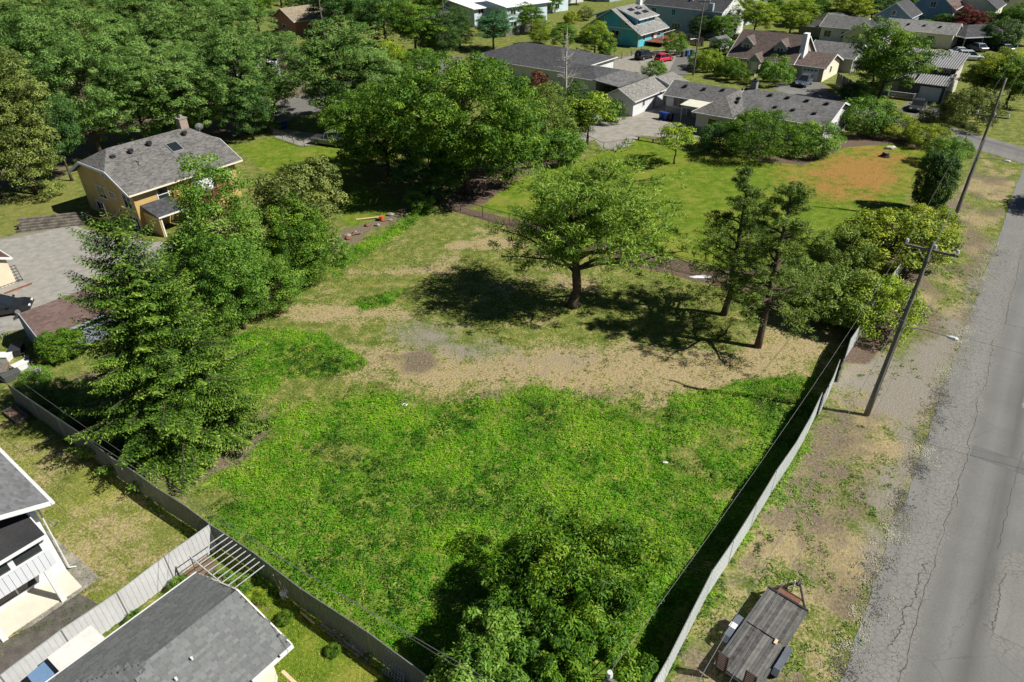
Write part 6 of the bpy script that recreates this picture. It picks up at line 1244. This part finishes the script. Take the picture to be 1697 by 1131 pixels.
# hydrant, stump, stone on the lawn corner
t = thing('fire_hydrant', 'small orange fire hydrant at the street corner', 'hydrant', (*G(1576, 244), .02)); hm = paint('hydrant_orange', (.45, .16, .03), .5); MB().tube([(0, 0, 0), (0, 0, .08), (0, 0, .1), (0, 0, .6), (0, 0, .62), (0, 0, .78)], [.2, .2, .13, .13, .17, .05], 10).obj('barrel', hm, t); MB().tube([(-.25, 0, .45), (.25, 0, .45)], .07, 8).obj('nozzle', hm, t)
t = thing('stump', 'dark tree stump alone on the orange patch of lawn', 'stump', (*G(1466, 260), 0)); MB().tube([(0, 0, -.05), (0, 0, .2), (.03, 0, .5)], [.7, .45, .38], 9).obj('wood', paint('black_stump', (.02, .018, .016), .9), t); MB().tube([(0, 0, .5), (0, 0, .52)], .36, 9).obj('cut_top', oldwood, t)
def rock(label, pos, s, m, name='rock', group=None):
    r = random.Random(hash(label) % 999); bm = bmesh.new(); bmesh.ops.create_icosphere(bm, subdivisions=2, radius=1)
    for v in bm.verts: k = 1+r.uniform(-.18, .18); v.co = Vector((v.co.x*s[0]*k, v.co.y*s[1]*k, v.co.z*s[2]*k))
    me = bpy.data.meshes.new(name); bm.to_mesh(me); bm.free(); o = link(name, me, m); o.location = (*pos, s[2]*.4); tag(o, label, 'rock', group)
rock('pale boulder in the lawn corner bed', G(1475, 247), (.7, .4, .3), paint('pale_rock', (.45, .42, .37), .9)); rock('pale rock at the patio flower bed', G(1018, 250), (.3, .3, .2), MATS['pale_rock'])
rock('white plastic scrap lying at the weed edge', G(671, 671), (.22, .14, .07), white, 'scrap'); rock('small white scrap in the weeds near the bare patch', G(1102, 767), (.16, .1, .06), white, 'scrap'); rock('white foam sheet below the chain-link fence', G(1160, 460), (1.0, .25, .1), white, 'foam_sheet')
# rubble corner: bucket, sticks, timber
t = thing('bucket', 'orange bucket in the rubble by the lot corner', 'bucket', (*G(633, 366), 0)); om = paint('orange_plastic', (.55, .12, .03), .5); MB().tube([(0, 0, 0), (0, 0, .5)], [.22, .28], 12).obj('body', om, t); MB().tube([(.27, 0, .48), (0, 0, .8), (-.27, 0, .48)], .015, 5).obj('handle', greymetal, t)
for k, (a, b, m, lab) in enumerate(((G(590, 365), G(632, 362), palewood, 'pale timber plank lying in the rubble'), (G(560, 395), G(600, 388), oldwood, 'grey plank lying below the bushes'), (G(612, 340), G(618, 352), palewood, 'yellow stake standing in the rubble, left one'), (G(622, 338), G(629, 350), palewood, 'yellow stake standing in the rubble, right one'), (G(500, 462), G(517, 458), palebark, 'pale branch on the ground under the trees'))):
    t = thing('plank' if k < 2 else 'stake', lab, 'timber', (*a, .12)); d = Vector((b[0]-a[0], b[1]-a[1], .05 if k < 2 or k == 4 else 1.3)); (MB().beam((0, 0, -.06), d, .18, .06) if k < 2 else MB().tube([Vector((0, 0, -.15)), d*.5, d], [.05, .045, .03], 6)).obj('timber', m, t)
for k in range(14):
    p = G(545+k*10+random.uniform(-12, 12), 398-k*3.4+random.uniform(-9, 9)); rock(f'broken {"concrete" if k % 2 else "wood"} lump in the rubble heap along the lot corner', p, (random.uniform(.2, .5), random.uniform(.15, .35), random.uniform(.1, .22)), oldconcrete if k % 2 else MATS['rust'], 'rubble', 'rubble lumps at the lot corner')
# clutter left of the fir: ladder, bicycle, tubs
t = thing('ladder', 'aluminium ladder leaning in the left yard clutter', 'ladder', (*G(10, 560), 0), R(40))
for s in (-.2, .2): MB().beam((s, 0, 0), (s, .9, 2.6), .05, .07).obj('rail', greymetal, t)
for k in range(8): f = (k+.7)/8.5; MB().beam((-.2, .9*f, 2.6*f), (.2, .9*f, 2.6*f), .035).obj('rung', greymetal, t)
t = thing('bicycle', 'bicycle leaning against the blue-grey shed wall', 'bicycle', (*G(52, 606), 0), R(140))
def ring(mb, c, rad, w): mb.tube([(c[0]+rad*math.cos(a*math.pi/12), c[1], c[2]+rad*math.sin(a*math.pi/12)) for a in range(25)], w, 5, False)
for x in (-.52, .52): m = MB(); ring(m, (x, 0, .35), .33, .025); w_ = m.obj('wheel', rubber, t); m = MB(); [m.beam((x, 0, .35), (x+.32*math.cos(k*.785), 0, .35+.32*math.sin(k*.785)), .008) for k in range(8)]; m.obj('spokes', greymetal, w_)
MB().tube([(-.52, 0, .35), (-.1, 0, .32), (-.2, 0, .8), (.35, 0, .8), (-.1, 0, .32)], .022, 6).obj('frame', binblue, t); MB().tube([(.52, 0, .35), (.36, 0, .95), (.36, .25, 1.0)], .02, 6).obj('fork', darkmetal, t); MB().box(-.32, -.08, .86, -.06, .08, .92).obj('saddle', rubber, t)
for k, (px, m, s) in enumerate((((8, 598), white, .5), ((38, 612), white, .45), ((6, 620), oldwood, .6), ((60, 622), white, .4), ((22, 628), MATS['grey_plastic'], .5), ((30, 585), darkmetal, .6))):
    t = thing('tub', ('white tub at the left edge of the yard clutter', 'white tub beside the bicycle', 'wooden crate in the left yard clutter', 'white tub nearest the corner fence', 'grey tub by the corner fence end', 'black tub below the ladder')[k], 'tub', (*G(*px), 0), k); MB().loft([[(-s, -s*.6, 0), (s, -s*.6, 0), (s, s*.6, 0), (-s, s*.6, 0)], [(-s*1.1, -s*.7, .5), (s*1.1, -s*.7, .5), (s*1.1, s*.7, .5), (-s*1.1, s*.7, .5)]]).obj('body', m, t, False, .04); MB().box(-s*1.15, -s*.75, .5, s*1.15, s*.75, .55).obj('lid', m, t, False, .02)
t = thing('planter_box', 'wooden planter box on the lawn by the fence end', 'planter', (*G(28, 690), 0), R(-35))
for s in (-1, 1): MB().box(-.9, s*.35-.04, 0, .9, s*.35+.04, .3).obj('side_board', oldwood, t); MB().box(s*.9-.04, -.31, 0, s*.9+.04, .31, .3).obj('end_board', oldwood, t)
MB().box(-.86, -.31, 0, .86, .31, .22).obj('soil', paint('soil', (.16, .11, .07), .95, .4, 6), t)
# arbor of white bars along the fence
t = thing('arbor', 'white slatted arbor fixed to the grey fence above the garden bed', 'arbor', (-15.0, 23.2, 0), R(-37))
for k in range(10): MB().beam((.35+k*.36, .30, 1.88), (.35+k*.36, -1.5, 1.96), .034, .034).obj('bar', paint('weathered_white', (.40, .41, .41), .7, .2), t)
for y in (-1.5,): MB().beam((.2, y, 1.93), (3.8, y, 1.90), .05, .05).obj('beam', MATS['weathered_white'], t)
for x, y in ((.3, -1.5), (3.6, -1.5)): MB().beam((x, y, -.05), (x, y, 1.9), .06).obj('post', oldwood, t)
t = thing('garden_bed', 'brick-edged garden bed with plants under the arbor', 'garden bed', (-15.0, 23.0, 0), R(-37)); MB().box(-1.2, -2.1, -.05, 4.2, -.25, .10).obj('soil', MATS['soil'], t)
edgem = shademat('edging_brick', (.12, .06, .04), (.32, .19, .12), .9, 9, .3)
for k in range(22):
    me = MB().box(0, 0, 0, .22, .1, .16).mesh('brick'); a = me.attributes.new('shade', 'FLOAT', 'POINT'); a.data.foreach_set('value', [random.random()]*8); o = link('brick', me, edgem, t); o.location = (-1.2+k*.245, -2.22, 0)
for k, (x, y, H_, R_, m, lab) in enumerate(((-14.6, 21.6, 1.1, .7, 'ash', 'leafy plant in the bed under the arbor, left'), (-13.6, 20.9, 1.3, .8, 'ash', 'leafy plant in the bed under the arbor, middle'), (-12.5, 20.2, .9, .8, 'lime', 'pale leafy plant at the right end of the arbor bed'), (-16.3, 21.3, .9, .6, 'ash', 'plant against the light fence near the arbor'), (-17.6, 19.6, .8, .55, 'walnut', 'plant in the narrow bed along the light fence, middle'), (-18.9, 17.9, .8, .55, 'ash', 'plant in the narrow bed along the light fence, far end'), (-10.9, 19.6, .6, .45, 'walnut', 'bush against the grey fence beside the bucket'), (-8.3, 17.9, .5, .4, 'walnut', 'bush against the grey fence beside the planks'))):
    T('shrub2', 'garden_plant', lab, (x, y), H_, R_, m, k, cat='plant')
bs = [(-16.15, 22.3), (-15.2, 21.6), (-19.9, 15.4), (-20.9, 16.2)]
struct(MB().slab([(x, y, .02) for x, y in bs], .06).obj('soil_strip', MATS['soil']))
t = thing('bucket', 'white bucket with garden canes by the grey fence', 'bucket', (*G(472, 990), 0)); MB().tube([(0, 0, 0), (0, 0, .38)], [.15, .19], 12).obj('body', white, t)
for k in range(3): MB().tube([(.05*k-.05, 0, .05), (.2*k-.3, .15, 1.5)], .015, 5).obj('cane', palewood, t)
t = thing('timber_stack', 'stack of long planks lying along the grey fence', 'timber', (*G(575, 1062), 0), R(-36))
for k in range(5): MB().box(-1.6, -.3+k*.13, .02+.03*(k % 2), 1.7-.2*k, -.19+k*.13, .06+.03*(k % 2)).obj('plank', (oldwood, greymetal)[k % 2], t)
t = thing('plank', 'single pale plank leaning beside the canes', 'timber', (*G(498, 1015), .02)); MB().beam((0, 0, 0), (.9, -.8, .25), .08, .04).obj('timber', palewood, t)
t = thing('lattice_panel', 'white lattice panel leaning against the grey fence', 'trellis', (*G(650, 1128), 0), R(-36)); 
for k in range(8): MB().beam((-.6+k*.17, .02, 0), (-.6+k*.17, .4, 1.35), .03, .012).obj('strip', paint('faded_lattice', (.42, .43, .42), .7), t)
for k in range(9): MB().beam((-.62, .03+k*.045, .05+k*.16), (.62, .03+k*.045, .05+k*.16), .03, .012).obj('strip', MATS['faded_lattice'], t)
# white storage box and blue tub between the light fence and the roof
q = [G(150, 1036, 1.9), G(173, 1056, 1.9), G(98, 1112, 1.9), G(78, 1090, 1.9)]; c = (sum(p[0] for p in q)/4, sum(p[1] for p in q)/4); t = thing('storage_shed', 'long narrow white-topped storage shed against the light fence', 'shed', (*c, 0)); loc = [(p[0]-c[0], p[1]-c[1]) for p in q]
MB().prism([(x*.94, y*.94) for x, y in loc], -.05, 1.8).obj('wall', beige, t); MB().prism(loc, 1.8, 1.9).obj('top', paint('grubby_white', (.62, .60, .56), .7, .2, 3), t)
q = [G(76, 1094, 1.5), G(95, 1112, 1.5), G(60, 1140, 1.5), G(45, 1120, 1.5)]; c = (sum(p[0] for p in q)/4, sum(p[1] for p in q)/4); t = thing('storage_box', 'blue-topped storage box beside the narrow white shed', 'box', (*c, 0)); loc = [(p[0]-c[0], p[1]-c[1]) for p in q]
MB().prism([(x*.94, y*.94) for x, y in loc], -.02, 1.4).obj('body', darkgrey, t); MB().prism(loc, 1.4, 1.5).obj('lid', paint('blue_lid', (.13, .22, .36), .5, .15), t)
# pale timber deck with rail at the bottom edge
dx = R(52); DB = (BO[0]-3.0*math.cos(dx)+6.35*math.sin(dx), BO[1]-3.0*math.sin(dx)-6.35*math.cos(dx)); t = thing('deck', 'pale timber deck with rail under the eave at the bottom edge', 'deck', (*DB, 0), dx)
for k in range(18): MB().box(-2.5+k*.3, -2.3, .5, -2.5+k*.3+.28, .35, .56).obj('board', palewood, t)
for k in range(18): MB().beam((-2.4+k*.3, -2.25, .56), (-2.4+k*.3, -2.25, 1.45), .05, .08).obj('baluster', palewood, t)
MB().beam((-2.5, -2.25, 1.48), (2.8, -2.25, 1.48), .14, .06).obj('hand_rail', palewood, t); MB().beam((2.8, -2.25, 1.48), (2.8, .3, 1.48), .14, .06).obj('hand_rail', palewood, t)
for x in (-2.4, .2, 2.75): MB().box(x-.06, -2.3, -.05, x+.06, -2.18, .5).obj('leg', palewood, t)
t = thing('deck_chair', 'white slatted chair on the pale deck', 'chair', (DB[0]+1.1*math.cos(dx)+.9*math.sin(dx), DB[1]+1.1*math.sin(dx)-.9*math.cos(dx), .56), dx+2.2)
for k in range(5): MB().box(-.3, -.28+k*.12, .36, .3, -.28+k*.12+.1, .4).obj('seat_slat', white, t); MB().beam((-.3, -.28+k*.12+.05, .4), (-.5, -.28+k*.12+.05, 1.0), .1, .03).obj('back_slat', white, t)
for x in (-.26, .26):
    for y in (-.26, .28): MB().box(x-.03, y-.03, 0, x+.03, y+.03, .36).obj('leg', white, t)
# white porch rail below the maple, sun sail
t = thing('porch_rail', 'short white balustrade below the big maple', 'railing', (*G(1470, 163), 0), R(-36)); railing(t, [(0, 0), (3.6, 0)], .2, .9, white, .2, .12, 'balustrade'); railing(t, [(3.75, .1), (4.2, 1.4)], .2, .9, white, .2, .12, 'balustrade'); MB().box(-.1, -.1, -.05, 4.4, 1.4, .19).obj('platform', redwood, t)
t = thing('sun_sail', 'cream sun sail stretched over a far deck', 'sun sail', (*G(1238, 40), 0)); MB().slab([(-5, -2, 4.2), (3, -3, 4.6), (5, 3, 4.0), (-3, 4, 4.6)], .05).obj('cloth', cream, t)
for x, y in ((-5, -2), (3, -3), (5, 3), (-3, 4)): MB().tube([(x, y, 0), (x, y, 4.6)], .06, 6).obj('pole', white, t)

# tree across the road, outside the frame, whose shade falls on the asphalt
q = G(1665, 342); T('round1', 'maple_tree', 'roadside maple just outside the right picture edge, shading the asphalt', (q[0]+9.3, q[1]-2.6), 9.5, 4.4, 'walnut', 1.)

# more variety in the field: taller bramble clumps and dry stalks
scatter('brambles', 'taller dark green bramble clumps among the weeds', 'brambles', 5200, fb, lambda x, y: np.clip(lush_w(x, y)*1.2-.2, 0, 1)*(fbm(x, y, 2.0, 101) > .57), 'ash', .5, .13, .6, 22, .34, 66)
scatter('dry_stalks', 'dry grass stalks showing through the weeds', 'straw', 16000, fb, lambda x, y: np.clip(lush_w(x, y), 0, 1)*(fbm(x, y, 2.6, 103) > .5)*.6, 'straw', .22, .2, .1, 6, .2, 67, upr=.1)
for k, (x, y, H_, R_, m, key) in enumerate(((-30, 40, 14, 8, 'locust', 'locust1'), (90, 25, 14, 8, 'locust', 'locust2'), (200, 30, 14, 8, 'ash', 'round1'), (300, 20, 13, 8, 'deep', 'round2'), (380, 35, 12, 7, 'ash', 'round1'), (430, 55, 11, 6.5, 'walnut', 'round2'), (470, 25, 12, 7, 'deep', 'round1'), (520, 35, 11, 6.5, 'deep', 'round2'), (590, 45, 11, 7, 'walnut', 'round1'), (610, 25, 12, 7, 'ash', 'round2'), (660, 30, 12, 7, 'deep', 'round1'), (715, 42, 10, 6, 'walnut', 'round2'), (915, 22, 6, 4, 'ash', 'round1'), (1210, 20, 8, 5, 'deep', 'round2'), (1330, 12, 10, 7, 'walnut', 'round1'), (1385, 18, 10, 6, 'ash', 'round2'), (1475, 14, 10, 6, 'deep', 'round1'), (1500, 32, 7, 4, 'ash', 'round2'), (1690, 62, 7, 4, 'ash', 'round1'))):
    T(key, 'maple_tree', 'far tree along the top edge, ' + ('first', 'second', 'third', 'fourth', 'fifth', 'sixth', 'seventh', 'eighth', 'ninth', 'tenth', 'eleventh', 'twelfth', 'thirteenth', 'fourteenth', 'fifteenth', 'sixteenth', 'seventeenth', 'eighteenth', 'last')[k] + ' from the left', G(x, y), H_, R_, m, group='far trees along the top edge')

# crumbled asphalt and pebbles along the ragged road edge
L_('grit', (.07, .065, .06), (.17, .16, .14), (.30, .28, .25), 0.0)
def emask(x, y):
    d = (x-ROAD_A[0])*RN[0]+(y-ROAD_A[1])*RN[1]; return np.exp(-(d/.55)**2)*np.clip(fbm(x, y, 1.2, 111)*2.4-.7, 0, 1)
scatter('road_grit', 'loose grit and crumbled asphalt along the road edge', 'gravel', 150000, [10, 46, 10, 60], emask, 'grit', .02, .06, .8, 7, .2, 68, z=.012, upr=2.0)

# repaired asphalt patches and long cracks in the road
def road_pt(l, d): q = np.array(ROAD_A)+RU*l+RN*d; return (q[0], q[1])
patchm = asphalt('patched_asphalt', (.125, .125, .12)); patchl = asphalt('worn_patch', (.19, .188, .176))
for l0, l1, d0, d1, m in ((6.5, 10.5, 5.0, 8.5, patchl), (19, 20.2, 2.4, 8.5, patchm), (26, 27.2, 4.4, 8.5, patchl), (-2, 2, 5.6, 8.5, patchm)):
    n = 12; a = [road_pt(l0+(l1-l0)*k/n, d0+.06*random.uniform(-1, 1)) for k in range(n+1)]; b = [road_pt(l0+(l1-l0)*k/n, d1) for k in range(n+1)]
    struct(MB().slab([(x, y, .017) for x, y in a+b[::-1]], .012).obj('road_patch', m))
crackm = paint('dark_road_crack', (.06, .058, .055), .95, .2)  # dark tone for the cracks in the old road surface
def crack(l0, d0, l1, d1, wob, wd, seed):
    r = np.random.default_rng(seed); n = 60; w = 0; L_pts, R_pts = [], []
    for k in range(n+1):
        w = w*.86+r.normal()*wob; l = l0+(l1-l0)*k/n; d = d0+(d1-d0)*k/n+w; h_ = wd*.6*r.uniform(.25, 1.2); L_pts.append(road_pt(l, d-h_)); R_pts.append(road_pt(l, d+h_))
    V = [(x, y, .0185) for x, y in L_pts+R_pts]; F = [(k, k+1, n+2+k, n+1+k) for k in range(n)]; struct(MB().add(V, F).obj('road_crack', crackm))
for a in ((-3, 2.1, 16, 2.2, .05, .025, 1), (3, 1.3, 9, 1.9, .07, .05, 2), (14, 2.3, 34, 2.0, .05, .02, 3), (6.4, 5.0, 10.6, 5.0, .03, .03, 4), (6.5, 5, 6.3, 8.5, .03, .03, 5), (10.5, 5, 10.8, 8.5, .03, .03, 6), (22, 2.5, 21.4, 8.5, .04, .02, 7), (30, 1, 31, 8.5, .05, .02, 8), (12, 4.6, 24, 5.0, .03, .018, 9), (36, 2.4, 60, 2.2, .05, .025, 10), (15.5, 2, 16.3, 8.5, .04, .018, 11)): crack(*a)
# yellow-green grass mixed through the weeds, and weeds hugging the fences
scatter('field_grass', 'yellow-green grass growing between the weeds', 'grass', 30000, fb, lambda x, y: np.clip(lush_w(x, y)*1.2-.1, 0, 1)*np.clip(fbm(x, y, 3.4, 121)*5-2.4, 0, 1), 'grass', .3, .16, .16, 8, .16, 69, upr=.2)
FENCES = [FR, [(-33.34, 36.31), (-22.99, 29.1), (-15.45, 24.02)], [(-15.38, 23.96), (-9.88, 20.03), (-3.38, 15.43), (.5, 12.6)]]
def near_fence(x, y):
    d = np.full(x.shape, 9.)
    for f_ in FENCES:
        for (ax, ay), (bx, by) in zip(f_, f_[1:]):
            t_ = np.clip(((x-ax)*(bx-ax)+(y-ay)*(by-ay))/((bx-ax)**2+(by-ay)**2), 0, 1); d = np.minimum(d, np.hypot(x-ax-(bx-ax)*t_, y-ay-(by-ay)*t_))
    return np.exp(-(d/.28)**2)*np.clip(fbm(x, y, 1.0, 131)*3-1.0, 0, 1)
scatter('fence_weeds', 'weeds growing along the foot of the fences', 'weeds', 60000, [-34, 22, 12, 37], near_fence, 'ash', .4, .12, .4, 9, .14, 70)
for px, ang_, L, W, ze, zr, wm, rm, lab in (((1010, 4), 44, 10, 14, 4.4, 6.4, greyblue, sh_dark, 'dark-roofed house beyond the turquoise house'), ((1478, 26), 50, 9, 10, 4.4, 7.0, slate, sh_dark, 'navy house behind the grey-blue gable at the top right'), ((1635, 20), 50, 10, 12, 4.8, 7.4, beige, sh_brown, 'beige house on the top right skyline'), ((925, 8), 30, 9, 14, 2.8, 4.4, offwhite, sh_grey, 'low white house behind the dry bank at the top'), ((1420, 75), 50, 7, 8, 3.0, 4.6, offwhite, sh_grey, 'white house partly hidden left of the big maple')):
    simple_house('house', lab, px, ang_, L, W, ze, zr, wm, rm, 'y', [('A', 3, 1, 1.1, 1.2), ('A', 6, 1, 1.1, 1.2), ('B', 3, 1, 1.3, 1.2), ('B', 6.5, 1, 1.3, 1.2)])

# keep the tree of parts to thing > part > sub-part
def depth(o):
    n = 0
    while o.parent is not None: o = o.parent; n += 1
    return n
for o in list(bpy.data.objects):
    while depth(o) > 2: o.parent = o.parent.parent
